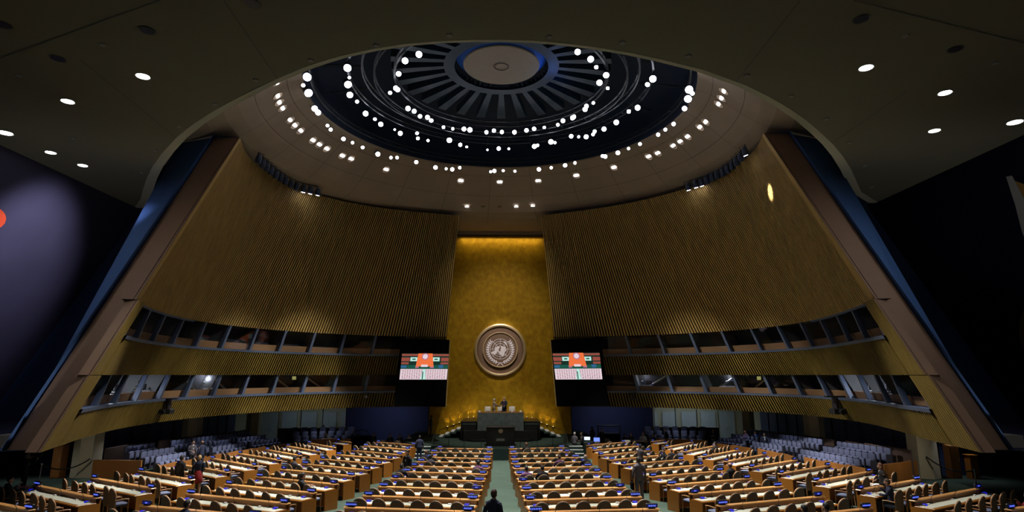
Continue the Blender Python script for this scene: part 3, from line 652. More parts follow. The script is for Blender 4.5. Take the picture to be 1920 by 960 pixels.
# ------------------------------------------------------------------ emblem on the gilded wall
def emblem(parent, R, y, mats_=None):
    """map, graticule and olive branches, flat relief facing -Y, centred at the parent; R is the wreath radius"""
    me = M_EMB if mats_ is None else mats_
    def lw(p, q, w_): # line strip
        d = Vector((q[0] - p[0], q[1] - p[1])); 
        if d.length < 1e-6: return []
        d.normalize(); s = Vector((-d.y, d.x)) * w_ / 2
        return [(p[0] - s.x, p[1] - s.y), (p[0] + s.x, p[1] + s.y), (q[0] + s.x, q[1] + s.y), (q[0] - s.x, q[1] - s.y)]
    g = MB(); cy = .05 * R
    for rr in (.64, .49, .35, .20):
        n = 48
        for k in range(n):
            a, c = 2 * PI * k / n, 2 * PI * (k + 1) / n
            r0, r1 = (rr - .013) * R, (rr + .013) * R
            g.quad((r0 * math.cos(a), y, cy + r0 * math.sin(a)), (r1 * math.cos(a), y, cy + r1 * math.sin(a)), (r1 * math.cos(c), y, cy + r1 * math.sin(c)), (r0 * math.cos(c), y, cy + r0 * math.sin(c)))
    for k in range(8):
        a = PI * k / 4; q = lw((.2 * R * math.cos(a), cy + .2 * R * math.sin(a)), (.64 * R * math.cos(a), cy + .64 * R * math.sin(a)), .02 * R)
        g.quad(*[(x, y, z) for x, z in q])
    g.build('graticule', me, parent)
    m = MB()
    lands = [[(-.60, -.22), (-.45, -.17), (-.36, -.08), (-.36, .0), (-.30, .10), (-.20, .16), (-.05, .16), (-.02, .08), (-.10, .02), (-.10, -.08), (-.20, -.16), (-.26, -.30), (-.36, -.36), (-.50, -.32)],
             [(.02, .16), (.14, .18), (.22, .14), (.30, .16), (.36, .04), (.28, -.04), (.30, -.18), (.26, -.34), (.18, -.46), (.08, -.44), (.04, -.36), (-.08, -.30), (-.06, -.20), (.02, -.14), (.0, -.04), (.06, .04)],
             [(.20, .48), (.30, .50), (.40, .38), (.46, .24), (.40, .22), (.32, .34), (.22, .40)], [(.30, -.02), (.42, -.04), (.36, -.16), (.30, -.12)], [(-.14, -.12), (-.04, -.10), (-.06, -.26), (-.14, -.22)], [(.32, -.36), (.40, -.40), (.36, -.46)]]
    for L_ in lands:
        c = (sum(p[0] for p in L_) / len(L_), sum(p[1] for p in L_) / len(L_))
        for i in range(len(L_)):
            p, q = L_[i], L_[(i + 1) % len(L_)]
            m.add([(c[0] * R, y - .01, cy + c[1] * R), (p[0] * R, y - .01, cy + p[1] * R), (q[0] * R, y - .01, cy + q[1] * R)], [(0, 1, 2)])
    m.build('world_map', me, parent)
    for s in (-1, 1):
        br_ = MB()
        def P(a): return (s * .80 * R * math.sin(a), -.82 * R * math.cos(a) + 0.0)
        pts = [P(.05 + 2.15 * k / 24) for k in range(25)]
        for i in range(24):
            q = lw(pts[i], pts[i + 1], .03 * R); br_.quad(*[(x, y - .01, z) for x, z in q])
        for i in range(2, 25, 2):
            px_, pz = pts[i]; a = .05 + 2.15 * i / 24; tx, tz = s * math.cos(a), math.sin(a)
            for sd in (-1, 1):
                ox, oz = math.sin(a) * s, -math.cos(a)
                dx, dz = tx * .8 + ox * sd * .55, tz * .8 + oz * sd * .55; Ln = .20 * R; nx, nz = -dz, dx; w_ = .045 * R
                br_.add([(px_, y - .012, pz), (px_ + dx * Ln * .5 + nx * w_, y - .012, pz + dz * Ln * .5 + nz * w_), (px_ + dx * Ln, y - .012, pz + dz * Ln), (px_ + dx * Ln * .5 - nx * w_, y - .012, pz + dz * Ln * .5 - nz * w_)], [(0, 1, 2, 3)])
        q = lw((0, -.82 * R), (s * .2 * R, -1.0 * R), .05 * R); br_.quad(*[(x, y - .012, z) for x, z in q])
        br_.build('olive_branch', me, parent)
ec = at_Y(938, 656, GY - .1)
em = empty('wall_emblem', ec, 0, 'large round bronze emblem of world map and olive branches on gilded wall', 'emblem')
def ringY(r0, r1, y0, y1, n=64):
    b = MB(); pr = [(r0, y1), (r0, y0), ((r0 + r1) / 2, y0 - .03), (r1, y0), (r1, y1)]
    for i in range(4):
        for k in range(n):
            a, c = 2 * PI * k / n, 2 * PI * (k + 1) / n
            b.quad((pr[i][0] * math.cos(a), pr[i][1], pr[i][0] * math.sin(a)), (pr[i][0] * math.cos(c), pr[i][1], pr[i][0] * math.sin(c)), (pr[i + 1][0] * math.cos(c), pr[i + 1][1], pr[i + 1][0] * math.sin(c)), (pr[i + 1][0] * math.cos(a), pr[i + 1][1], pr[i + 1][0] * math.sin(a)))
    return b
def discY(r, y, n=64):
    b = MB(); b.add([(0, y, 0)] + [(r * math.cos(2 * PI * k / n), y, r * math.sin(2 * PI * k / n)) for k in range(n)], [(0, k + 1, (k + 1) % n + 1) for k in range(n)]); return b
ringY(2.08, 2.30, -.25, .08).build('outer_rim', M_RIMG, em, smooth=False)
discY(2.1, -.05).build('field', M_BRNZ, em)
dd = ringY(1.47, 1.56, -.30, -.05).build('inner_rim', M_RIMG, em)
bb = discY(1.5, -.20).build('medallion', M_BRNZ, em)
_e = empty('relief', (0, 0, 0)); 
bpy.data.objects.remove(_e)
emblem(em, 1.38, -.24)
# ------------------------------------------------------------------ hanging screens
def screen(sd):
    if sd < 0: F = [(752, 635), (843, 637), (835, 763), (738, 761)]; D = [(754, 662.5), (842, 663), (837.5, 711.5), (749, 711.5)]; nm = 'left'
    else: F = [(1033, 637), (1127, 633), (1142, 762), (1044, 762)]; D = [(1036, 662), (1124, 661), (1129.5, 711), (1042, 711.5)]; nm = 'right'
    YY = 46.9
    P = [at_Y(*p, YY) for p in F]; Q = [at_Y(*p, YY - .03) for p in D]
    c = sum(P, Vector()) / 4
    r = empty('video_screen', c, 0, 'tall black hanging screen on the %s of the gilded wall, showing the hall' % nm, 'screen', None)
    b = MB(); vs = [p - c for p in P] + [p - c + Vector((0, .5, 0)) for p in P]
    b.add(vs, [(0, 1, 2, 3), (4, 5, 6, 7), (0, 1, 5, 4), (1, 2, 6, 5), (2, 3, 7, 6), (3, 0, 4, 7)]); b.build('housing', M_BLKF, r)
    b = MB()
    e0, e1 = (P[1], P[2]) if sd < 0 else (P[0], P[3])
    b.tube([e0 - c + Vector((-sd * .03, .1, 0)), e1 - c + Vector((-sd * .03, .1, 0))], .05, 6); b.build('edge_strip', M_SLAT, r)
    em_ = lambda n, c_, s=1.: mat('picture_' + n, (0, 0, 0), .9, emit=c_, es=s)
    cols = [em_('dark', (.008, .03, .02)), em_('orange', (.86, .17, .05)), em_('pink', (.78, .62, .68)), em_('brown', (.30, .07, .05)), em_('green', (.01, .09, .06)), em_('mint', (.50, .80, .72)), em_('violet', (.45, .16, .25)), em_('white', (.95, .97, 1.0), 1.1), em_('blue', (.03, .12, .25))]
    def uv(u, v, k): # v downwards
        a = Q[0] * (1 - u) + Q[1] * u; d = Q[3] * (1 - u) + Q[2] * u; p = a * (1 - v) + d * v - c; return p + Vector((0, -.004 * k, 0))
    b = MB()
    def R(u0, v0, u1, v1, mi, k=1, uu0=None, uu1=None):
        uu0 = u0 if uu0 is None else uu0; uu1 = u1 if uu1 is None else uu1
        b.quad(uv(u0, v0, k), uv(u1, v0, k), uv(uu1, v1, k), uv(uu0, v1, k), mi)
    R(0, 0, 1, 1, 0, 0)
    R(0, .02, .36, .10, 3); R(.65, .02, 1, .10, 3); R(0, .16, .18, .30, 3); R(.84, .16, 1, .30, 3); R(0, .34, .16, .42, 3); R(.84, .34, 1, .42, 3); R(0, .45, .34, .58, 4); R(.68, .45, 1, .58, 4); R(0, .46, .12, .56, 8, 2); R(.80, .44, .9, .56, 8, 2)
    R(.35, 0, .65, .56, 1, 2, .31, .70); R(.31, .50, .70, .56, 6, 3)
    R(.19, .15, .335, .30, 5, 2); R(.665, .15, .81, .30, 5, 2); R(.23, .2, .30, .25, 4, 3); R(.70, .2, .77, .25, 4, 3)
    R(.38, .50, .62, .60, 4, 4); R(.43, .43, .57, .52, 2, 5)
    R(.0, .60, 1, 1, 2, 1)
    # emblem on the pictured wall
    for (ra, mi, k) in ((.075, 6, 4), (.055, 2, 5)):
        n = 16; b.add([uv(.50, .12, k)] + [uv(.50 + ra * math.cos(2 * PI * i / n), .12 + ra * 1.75 * math.sin(2 * PI * i / n), k) for i in range(n)], [(0, i + 1, (i + 1) % n + 1) for i in range(n)], mi)
    # pictured desk rows and aisle
    for i in range(9):
        v = .63 + .36 * (i / 9) ** 1.35; h = .010 + .016 * i / 9
        for s in (-1, 1):
            nseg = 10
            for j in range(nseg):
                u0 = .5 + s * (.03 + .5 * j / nseg * (1.0)); u1 = .5 + s * (.03 + .5 * (j + .55) / nseg)
                if 0 <= min(u0, u1) and max(u0, u1) <= 1: R(min(u0, u1), v, max(u0, u1), v + h, [0, 3, 6][(i + j) % 3], 3)
    R(.475, .60, .525, 1.0, 5, 4, .44, .55)
    R(.47, .70, .49, .99, 0, 5)
    b.build('display', cols, r)
    return r
screen(-1); screen(1)
#@@STAGE
# ================================================================== STAGE
SZ = EYE - 5.05      # stage floor
b = MB()
front = []
for k in range(-14, 15):
    x = 7.6 * k / 14; front.append((x, 43.35 + .088 * x * x))
poly = front + [(7.6, 56.8), (-7.6, 56.8)]
b.prism(poly, SZ - 1.6, SZ)
st = b.build('stage', [M_CARP]); struct(st)
b = MB()
for i in range(len(front) - 1):
    (xa, ya), (xb, yb) = front[i], front[i + 1]
    b.quad((xa, ya - .02, SZ - 1.2), (xb, yb - .02, SZ - 1.2), (xb, yb - .02, SZ - .02), (xa, ya - .02, SZ - .02))
b.build('fascia', M_GREEND, st)
# steps up to the stage
for s in (-1, 1):
    r = empty('stage_steps', (s * 5.48, 44.7, 0), 0, 'white-edged steps up to the %s end of the stage' % ('left' if s < 0 else 'right'), 'steps')
    base = fz(44.9); n = 4
    for k in range(n):
        zt = base + (SZ - base) * (k + 1) / (n + .0); y0 = -1.1 + .42 * k
        b = MB(); b.box((0, y0 + .6, (zt + base) / 2 - .02), (1.0, 1.1, zt - base - .02)); stp = b.build('step', M_GREEND, r)
        b = MB(); b.box((0, y0 + .14, zt - .01), (.96, .2, .03)); b.build('white_tread', M_PAPER, stp)
# rostrum, marble desk, dark dais
r = empty('rostrum', (0, 44.9, SZ), 0, 'black marble speaker rostrum with small round emblem in front of the dais', 'rostrum')
b = MB(); b.box((.03, .5, .66), (2.06, 1.0, 1.32), bev=.03); b.build('body', M_MARBK, r)
b = MB(); b.box((.03, .45, 1.33), (2.2, 1.1, .06), bev=.015); b.build('top_slab', M_MARBK, r)
b = MB(); b.box((.04, -.02, .46), (.66, .03, .22)); pq = b.build('plaque', mat('plaque_grey', (.05, .05, .045), .5), r)
b = MB()
for row, ws in ((.50, (.09, .13, .1, .12)), (.42, (.12, .08, .14, .08))):
    x = -.24
    for ww in ws: b.box((x + ww / 2, -.04, row), (ww, .01, .035)); x += ww + .03
b.build('lettering', M_MUW, pq)
se = empty('small_emblem', (0, 0, 0)); bpy.data.objects.remove(se)
mdl = empty('medallion', (.05, -.03, 1.08)); mdl.parent = r
b = discY(.17, 0.0, 32); b.build('disc', mat('small_emblem_gold', (.25, .16, .08), .4), mdl)
ob_before = set(bpy.data.objects); emblem(mdl, .15, -.02, mat('small_emblem_relief', (.40, .32, .2), .4))
r = empty('marble_desk', (0, 48.4, 0), 0, 'green marble presiding desk on the dais behind the rostrum', 'desk')
zt, zb_ = EYE - 2.93, EYE - 4.24
b = MB(); b.box((.04, .1, (zt + zb_) / 2), (3.62, .22, zt - zb_)); b.box((-1.68, .40, (zt + zb_) / 2), (.2, .4, zt - zb_)); b.box((1.76, .40, (zt + zb_) / 2), (.2, .4, zt - zb_)); b.build('front_panel', M_MARB, r)
b = MB(); b.box((.04, .5, zt + .02), (3.75, .95, .05), bev=.015); b.build('desktop', M_WOODD, r)
for i, (x, lb) in enumerate([(-1.62, 'small white box at the left end of the marble desk'), (1.62, 'small white box at the right end of the marble desk'), (.95, 'white papers on the marble desk right of centre')]):
    b = MB(); b.box((0, 0, .05), (.16, .16, .1), bev=.01); b.box((0, 0, .11), (.1, .1, .03)); o = b.build('desk_box', M_PAPER); o.location = (x, 48.8, zt + .045); tag(o, lb, 'box', 'small white items on the marble desk')
r = empty('dais', (0, 48.3, SZ), 0, 'wide black marble dais carrying the marble desk', 'dais')
b = MB(); b.box((.03, .3, .40), (5.75, .6, .80), bev=.02); b.box((-2.36, .3, 1.02), (.98, .6, .44), bev=.02); b.box((2.42, .3, 1.02), (.98, .6, .44), bev=.02); b.box((.03, 2.45, .72), (6.3, 3.3, 1.44), bev=.02); b.build('body', M_MARBK, r)
b = MB(); b.prism([(-2.1, -.5), (2.1, -.5), (2.6, .0), (-2.6, .0)], 0, .16); b.build('front_step', M_MARBK, r)
b = MB(); b.box((-2.4, .3, 1.26), (1.08, .66, .05)); b.box((2.46, .3, 1.26), (1.08, .66, .05)); b.build('ledge', M_GREEND, r)
# white leather chairs
ch = empty('leather_chair', (0, 0, -50), 0, 'x', 'chair')
b = MB(); b.box((0, .22, .78), (.50, .10, .60), bev=.045); b.build('backrest', M_WHITE, ch, smooth=True)
b = MB(); b.box((0, -.05, .46), (.5, .5, .1), bev=.04); b.build('seat', M_WHITE, ch, smooth=True)
b = MB(); b.tube([(0, 0, .06), (0, 0, .42)], .035, 8)
for k in range(5): b.tube([(0, 0, .08), (.28 * math.cos(k * 1.257), .28 * math.sin(k * 1.257), .03)], .02, 5)
b.build('swivel_base', M_BLK, ch)
for s in (-1, 1):
    b = MB(); b.tube([(s * .27, .15, .46), (s * .29, .1, .66), (s * .29, -.18, .66)], .022, 6); b.build('armrest', M_BLK, ch)
b = MB(); b.box((0, .15, .62), (.36, .02, .12), bev=.02); b.build('back_pad', M_BLK, ch)
freeze(ch)
for x, lb in [(914.5, 'white leather chair at the left of the marble desk'), (938.5, 'white leather chair at the centre of the marble desk'), (960, 'white leather chair at the right of the marble desk')]:
    p = at_Y(x, 765, 50.6); dup(ch, (p.x, 50.6, SZ + 1.44), 0, lb, 'white chairs behind the marble desk')
# side stairs with white treads along the gilded wall, handrail and small uplights
for s in (-1, 1):
    sdn = 'left' if s < 0 else 'right'
    r = empty('dais_stairs', (0, 51.4, SZ), 0, 'carpeted stairs with white treads climbing to the %s side of the dais' % sdn, 'stairs')
    for k in range(5):
        xo, xi = s * (5.0 - .47 * k), s * (3.1); z = .14 + .2 * k
        b = MB(); b.box(((xo + xi) / 2, 0.2, z / 2), (abs(xo - xi), 1.7, z)); stp = b.build('step', M_CARP, r)
        b = MB()
        if k < 4:
            b.quad((xo - s * .02, -.62, z + .008), (xo - s * .02 - s * .30, -.62, z + .008), (xo - s * .02 - s * .30, .98, z + .008), (xo - s * .02, .98, z + .008)); b.quad((xo - s * .02, -.66, z + .008), (xo - s * .32, -.66, z + .008), (xo - s * .32, -.66, z - .05), (xo - s * .02, -.66, z - .05))
            b.build('white_tread', M_PAPER, stp)
    r = empty('stair_rail', (0, 53.2, SZ), 0, 'golden handrail rising along the gilded wall on the %s' % sdn, 'handrail')
    p0, p1 = at_Y(827 if s < 0 else 1051, 786, 53.2), at_Y(893 if s < 0 else 981, 765, 53.2); o0 = Vector((0, 53.2, SZ))
    b = MB(); b.tube([p0 - o0, p1 - o0], .03, 6); b.build('rail', M_GOLD, r)
    for k in range(5):
        q = p0.lerp(p1, k / 4) - o0; b = MB(); b.tube([q, (q.x, q.y, max(0.02, q.z - 1.0))], .018, 5); b.build('post', M_GOLD, r)
    for k, (px_, py_) in enumerate([(839, 802), (850.5, 798), (861, 794), (878, 785), (888, 784)]):
        if s > 0: px_ = 1876 - px_
        p = at_Y(px_, py_, 53.9)
        b = MB(); b.lathe([(.0, 0), (.06, 0), (.06, .08), (.045, .1), (.0, .1)], 12); o = b.build('uplight', M_CAN); o.location = p; tag(o, '%s small uplight from the wall foot beside the %s stairs' % (ORD[k], sdn), 'uplight', 'uplights along the %s stairs' % sdn)
        b = MB(); b.lathe([(0, .102), (.04, .102)], 12); b.build('lens', M_LENSW, o)
        spot('uplight_lamp', p + Vector((0, -.12, .16)), p + Vector((0, .05, 1.6)), 18, 80, .9, (1, .72, .28), .04)
# glass balustrade posts at the stage front
for i, x in enumerate([845, 874, 905, 974, 1005, 1034]):
    X = (x - 938) / FPX * 44.6; yy = 43.35 + .088 * X * X + .35
    b = MB(); b.tube([(0, 0, 0), (0, 0, .62)], .016, 6); b.lathe([(0, 0), (.06, 0), (.06, .02), (0, .02)], 10); o = b.build('stage_post', M_BLK); o.location = (X, yy, SZ); tag(o, '%s thin black post from the left along the stage front' % ORD[i], 'post', 'thin posts along the stage front')
for s in (-1, 1):
    r = empty('stage_railing', (s * 4.85, 45.3, 0), 0, 'black metal railing beside the %s stage steps' % ('left' if s < 0 else 'right'), 'railing')
    z1 = SZ + .9
    b = MB(); b.tube([(0, 1.6, z1), (0, .35, z1), (0, -1.2, fz(44) + .85)], .02, 6); b.build('rail', M_BLK, r)
    for (yy, za_, zb2) in ((1.6, SZ, z1), (.6, SZ, z1), (-1.2, fz(44), fz(44) + .85)):
        b = MB(); b.tube([(0, yy, za_), (0, yy, zb2)], .016, 5); b.build('post', M_BLK, r)
#@@SIDES
# ================================================================== SIDE AREAS UNDER THE OVERHANG
# columns
cols_ = [(-22.85, 35.0, 'left column nearest the camera'), (22.95, 33.4, 'right column nearest the camera'), (-22.6, 45.9, 'second left'), (22.6, 44.1, 'second right'), (-22.2, 56.2, ''), (22.2, 55.2, '')]
for i, (x, y, _) in enumerate(cols_):
    b = MB(); s = -1 if x < 0 else 1
    z0 = fz(y) - .1; z1 = 3.6
    w0, w1 = (.56, .52)
    P0 = [(x - w0, y - .35), (x + .0, y - .62), (x + w0, y - .35), (x + w0, y + .5), (x - w0, y + .5)]
    P1 = [(x - w1, y - .35), (x + .0, y - .62), (x + w1, y - .35), (x + w1, y + .5), (x - w1, y + .5)]
    n = 5; b.add([(p[0], p[1], z0) for p in P0] + [(p[0], p[1], z1) for p in P1], [(k, (k + 1) % n, n + (k + 1) % n, n + k) for k in range(n)]); struct(b.build('column_%d' % (i + 1), M_COLM))
# glazed dark wall behind the side seats, and lobby glazing at the far end
for s in (-1, 1):
    sd = 'left' if s < 0 else 'right'
    X = s * 24.2
    b = MB(); yw = 36.3 if s < 0 else 34.7; b.quad((X, yw, -.6), (X, 57, -.6), (X, 57, 3.6), (X, yw, 3.6))
    wl = struct(b.build('wall_%s_lower' % sd, mat('dark_blue_glazing', (.035, .05, .15), .5, noise=.3, nscale=.8)))
    b = MB()
    for k in range(12): b.box((X - s * .04, 36 + 1.75 * k, 2.2), (.06, .06, 2.8))
    b.build('mullions', mat('dark_mullion', (.02, .03, .07), .5), wl)
    b = MB()
    for k in range(26):
        yy = random.uniform(35, 55); zz_ = random.uniform(1.9, 2.5); b.box((X - s * .03, yy, zz_), (.02, random.uniform(.2, .45), .035))
    b.build('painted_reflections', mat('painted_reflection', (.10, .13, .25), .5), wl)  # reflections in the dark glass, painted as pale dashes
    # far end: lobby behind glass, with pale doors
    b = MB(); b.quad((s * 14.2, 62, -.8), (s * 24.5, 62, -.8), (s * 24.5, 62, 4.2), (s * 14.2, 62, 4.2)); b.quad((s * 14.2, 57, -.8), (s * 14.2, 62, -.8), (s * 14.2, 62, 4.2), (s * 14.2, 57, 4.2)); b.quad((s * 14.2, 57, 3.75), (s * 24.5, 57, 3.75), (s * 24.5, 62, 3.75), (s * 14.2, 62, 3.75))
    b.quad((s * 24.5, 57, -.8), (s * 24.5, 62, -.8), (s * 24.5, 62, 4.2), (s * 24.5, 57, 4.2)); b.quad((s * 14, 57, -.45), (s * 24.5, 57, -.45), (s * 24.5, 62, -.45), (s * 14, 62, -.45)); lw_ = struct(b.build('wall_lobby_%s' % sd, M_COLM))
    for k in range(5):
        xx = s * (15.1 + 1.95 * k); dr = MB(); dr.box((0, 0, 1.3), (1.45, .08, 2.9)); dr.box((0, -.05, 1.3), (.04, .02, 2.9)); o = struct(dr.build('door_%d' % (k + 1 + (0 if s < 0 else 5)), M_DOOR)); o.location = (xx, 61.85, -.4)
        h = MB(); h.box((.15, -.08, 1.1), (.05, .06, .3)); h.box((-.15, -.08, 1.1), (.05, .06, .3)); h.build('handle', M_GREY, o)
    for k in range(5):
        x0_ = 14.3 + 2.0 * k; g = struct(empty('window_%d' % (60 + k + (0 if s < 0 else 5)), (s * (x0_ + 1.0), 57.1, 0)))
        p = MB(); p.quad((-1, 0, -.4), (1, 0, -.4), (1, 0, 3.5), (-1, 0, 3.5)); p.build('pane', M_GLASS2, g)
        p = MB(); p.box((-1, 0, 1.5), (.07, .1, 4)); p.box((0, 0, 3.3), (2, .08, .08)); p.build('frame', M_GREY, g)
    area('lobby_lamp', (s * 18.5, 59.6, 3.7), (s * 18.5, 59.6, 0), 24 if s < 0 else 60, 6, .8, (.85, .95, 1))
# parapets in front of the side seats
def parapet(pts, h, lab, m=M_WOODD, th=.1, base=0.):
    b = MB()
    for i in range(len(pts) - 1):
        a, c = Vector(pts[i]), Vector(pts[i + 1]); d = (c - a); L_ = d.length; ang = math.atan2(d.y, d.x)
        nseg = max(1, int(L_ / 1.6))
        for k in range(nseg):
            p = a.lerp(c, (k + .5) / nseg); z0 = fz(p.y) - .1; b.box((p.x, p.y, z0 + (h + base + .1) / 2), (L_ / nseg + .02, th, h + base + .1), ang)
    o = b.build('parapet', m); tag(o, lab, 'parapet'); return o
parapet([(-22.0, 34.35), (-19.3, 34.1)], .95, 'brown wooden parapet beside the nearest left column')
parapet([(-18.25, 33.9), (-18.0, 38.6), (-17.9, 40.4)], .72, 'brown wooden parapet before the nearest block of left side seats')
parapet([(-17.9, 41.3), (-17.3, 46.2)], .72, 'brown wooden parapet before the middle block of left side seats')
parapet([(-17.1, 46.9), (-16.2, 50.6)], .72, 'brown wooden parapet before the third block of left side seats')
parapet([(-15.6, 51.3), (-12.4, 51.9)], .9, 'brown wooden parapet before the seats at the far left end')
parapet([(22.0, 32.7), (19.3, 31.2)], .95, 'brown wooden parapet beside the nearest right column')
parapet([(18.6, 31.0), (18.2, 37.0)], .72, 'brown wooden parapet before the nearest block of right side seats')
parapet([(18.1, 38.2), (18.1, 43.4)], .72, 'brown wooden parapet before the middle block of right side seats')
parapet([(18.0, 44.4), (16.9, 48.6)], .72, 'brown wooden parapet before the third block of right side seats')
parapet([(16.6, 49.5), (12.6, 52.0)], .9, 'brown wooden parapet before the seats at the far right end')
for s in (-1, 1):
    nm = 'left' if s < 0 else 'right'
    parapet([(s * 21.6, 34.6 if s < 0 else 32.4), (s * 21.6, 38.4)], 1.55, 'dark wooden back panel behind the nearest %s side seats' % nm, M_WOODK)
    parapet([(s * 21.6, 39.8), (s * 21.3, 52.2)], 1.6, 'long dark wooden back panel behind the middle %s side seats' % nm, M_WOODK)
    parapet([(s * 19.6, 55.2), (s * 13.2, 56.6)], 1.6, 'dark wooden back panel behind the far %s end seats' % nm, M_WOODK)
    # risers
    b = MB()
    for (x0_, x1_, hh) in ((18.35, 19.35, .12), (19.35, 20.25, .36), (20.25, 21.5, .62)):
        for k in range(9):
            ya, yb = 34.8 + 2.1 * k, 34.8 + 2.1 * (k + 1); z = fz((ya + yb) / 2)
            b.box((s * (x0_ + x1_) / 2, (ya + yb) / 2, z + hh / 2 - .2), (x1_ - x0_, yb - ya, hh + .4))
    struct(b.build('floor_tiers_%s' % nm, M_CARP))
# auditorium seats
def seat_mbs():
    bk = MB(); bk.box((0, .10, .66), (.50, .12, .62), bev=.05)
    stt = MB(); stt.box((0, -.06, .47), (.46, .16, .40), bev=.05)
    sh = MB(); sh.box((0, .18, .52), (.5, .05, .86), bev=.02); sh.box((-.265, .0, .38), (.04, .36, .5), bev=.015); sh.box((.265, .0, .38), (.04, .36, .5), bev=.015); sh.box((0, .05, .06), (.4, .2, .12))
    return bk, stt, sh
seatp = empty('auditorium_seat', (0, 0, -50), 0, 'x', 'seat')
bk, stt, sh = seat_mbs(); bk.build('backrest', M_AUD, seatp, smooth=True); stt.build('folded_seat', M_AUD, seatp, smooth=True); sh.build('side_frame', M_AUDD, seatp); freeze(seatp)
def seat_row(a, c, n, h, face, lab, grp):
    for k in range(n):
        p = Vector(a).lerp(Vector(c), (k + .5) / n)
        dup(seatp, (p.x, p.y, fz(p.y) + h), face, '%s blue-grey folding seat from the near end, %s' % (ORD[k], lab), grp)
for s in (-1, 1):
    nm = 'left' if s < 0 else 'right'
    f = PI / 2 if s < 0 else -PI / 2
    g = '%s side folding seats' % nm
    ya0 = 34.6 if s < 0 else 32.4
    for ri, (x, h, rn) in enumerate(((18.75, .12, 'front row'), (19.75, .36, 'middle row'), (20.8, .62, 'back row'))):
        na = int(((38.3 if ri else 38.9) - ya0 - .2 * ri) / .58)
        seat_row((s * x, ya0 + .3 * ri), (s * (x), ya0 + .3 * ri + na * .58), na, h, f, '%s, nearest %s block' % (rn, nm), g)
    seat_row((s * 20.8, 39.9), (s * 20.4, 51.3), 19, .62, f, 'back row, long middle %s block' % nm, g)
    seat_row((s * 19.75, 40.6), (s * 19.6, 45.6), 8, .36, f, 'middle row, second %s block' % nm, g)
    seat_row((s * 18.75, 41.2), (s * 18.55, 45.7), 7, .12, f, 'front row, second %s block' % nm, g)
    seat_row((s * 19.5, 46.6), (s * 18.9, 50.8), 7, .36, f, 'middle row, third %s block' % nm, g)
    seat_row((s * 18.4, 46.4), (s * 17.6, 50.2), 7, .12, f, 'front row, third %s block' % nm, g)
    for ri, (dy, h, rn) in enumerate(((0, .15, 'front row'), (1.0, .45, 'middle row'), (2.0, .75, 'back row'))):
        ex = .5 * ri
        A_ = (s * (17.2 + ex), 52.1 + dy); C_ = (s * (12.9), 53.4 + dy)
        seat_row(A_, C_, 7, h, math.atan2(C_[1] - A_[1], C_[0] - A_[0]) + (0 if s < 0 else PI), '%s, far %s end block' % (rn, nm), '%s end folding seats' % nm)
#@@DESKS
# ================================================================== DELEGATE DESKS
RUNS = {
 'left centre': [(-4.26, 43.08 - .9, -.48, 41.63 - .2), (-4.32, 39.2, -.45, 38.16), (-4.26, 35.9, -.49, 34.83), (-4.39, 33.49, -.45, 32.49), (-4.46, 31.30, -.50, 30.22), (-4.50, 28.98, -.55, 27.88), (-4.59, 26.61, -.61, 25.60), (-4.64, 24.25, -.64, 23.19), (-4.74, 22.05, -.69, 21.05), (-4.81, 19.80, -.73, 18.92)],
 'right centre': [(.58, 41.60, 4.40, 42.45), (.60, 38.13, 4.40, 39.03), (.59, 34.80, 4.51, 35.52), (.57, 32.33, 4.63, 33.16), (.62, 30.10, 4.54, 30.86), (.68, 27.76, 4.64, 28.64), (.73, 25.48, 4.69, 26.21), (.76, 23.09, 4.75, 23.78), (.79, 20.91, 4.84, 21.58), (.85, 18.80, 4.85, 19.30)],
 'left middle': [(-9.45, 48.0, -6.06, 45.08), (-9.62, 44.4, -5.91, 41.0), (-9.49, 40.5, -5.80, 37.2), (-9.74, 37.59, -5.92, 34.59), (-9.96, 35.00, -6.03, 32.12), (-10.15, 32.48, -6.08, 29.55), (-10.41, 30.09, -6.29, 27.37), (-10.49, 27.35, -6.37, 24.88), (-10.79, 25.06, -6.54, 22.63), (-11.10, 22.68, -6.74, 20.46), (-11.30, 20.27, -6.81, 18.32)],
 'right middle': [(6.17, 44.22, 9.58, 47.6), (5.98, 40.18, 9.81, 43.7), (5.79, 36.6, 9.60, 39.9), (5.94, 33.9, 9.80, 36.9), (6.11, 31.55, 10.06, 34.16), (6.18, 29.02, 10.25, 31.44), (6.38, 26.78, 10.33, 28.91), (6.49, 24.34, 10.52, 26.24), (6.68, 22.13, 10.78, 23.94), (6.80, 19.75, 11.09, 21.55), (6.9, 17.4, 11.38, 19.27)],
 'left outer': [(-12.96, 49.9, -11.43, 47.94), (-14.43, 47.3, -11.25, 42.82), (-15.05, 44.4, -11.35, 39.47), (-15.34, 41.32, -11.68, 36.96), (-15.99, 38.6, -11.91, 34.25), (-16.21, 35.47, -12.10, 31.41), (-16.6, 32.6, -12.33, 28.87), (-16.79, 29.61, -12.68, 26.31), (-17.32, 27.11, -12.93, 23.89), (-18.10, 24.94, -13.57, 21.73), (-18.0, 21.89, -14.12, 19.50)],
 'right outer': [(11.68, 47.83, 13.15, 49.61), (11.31, 42.4, 14.70, 47.3), (11.53, 38.84, 15.16, 43.7), (11.68, 35.76, 15.39, 40.12), (11.90, 32.97, 15.88, 37.06), (12.10, 30.19, 16.1, 33.75), (12.40, 27.71, 16.47, 31.03), (12.65, 25.19, 17.02, 28.53), (13.10, 22.90, 17.33, 25.73), (13.50, 20.53, 17.98, 23.28), (15.3, 18.87, 19.6, 21.0)],
}
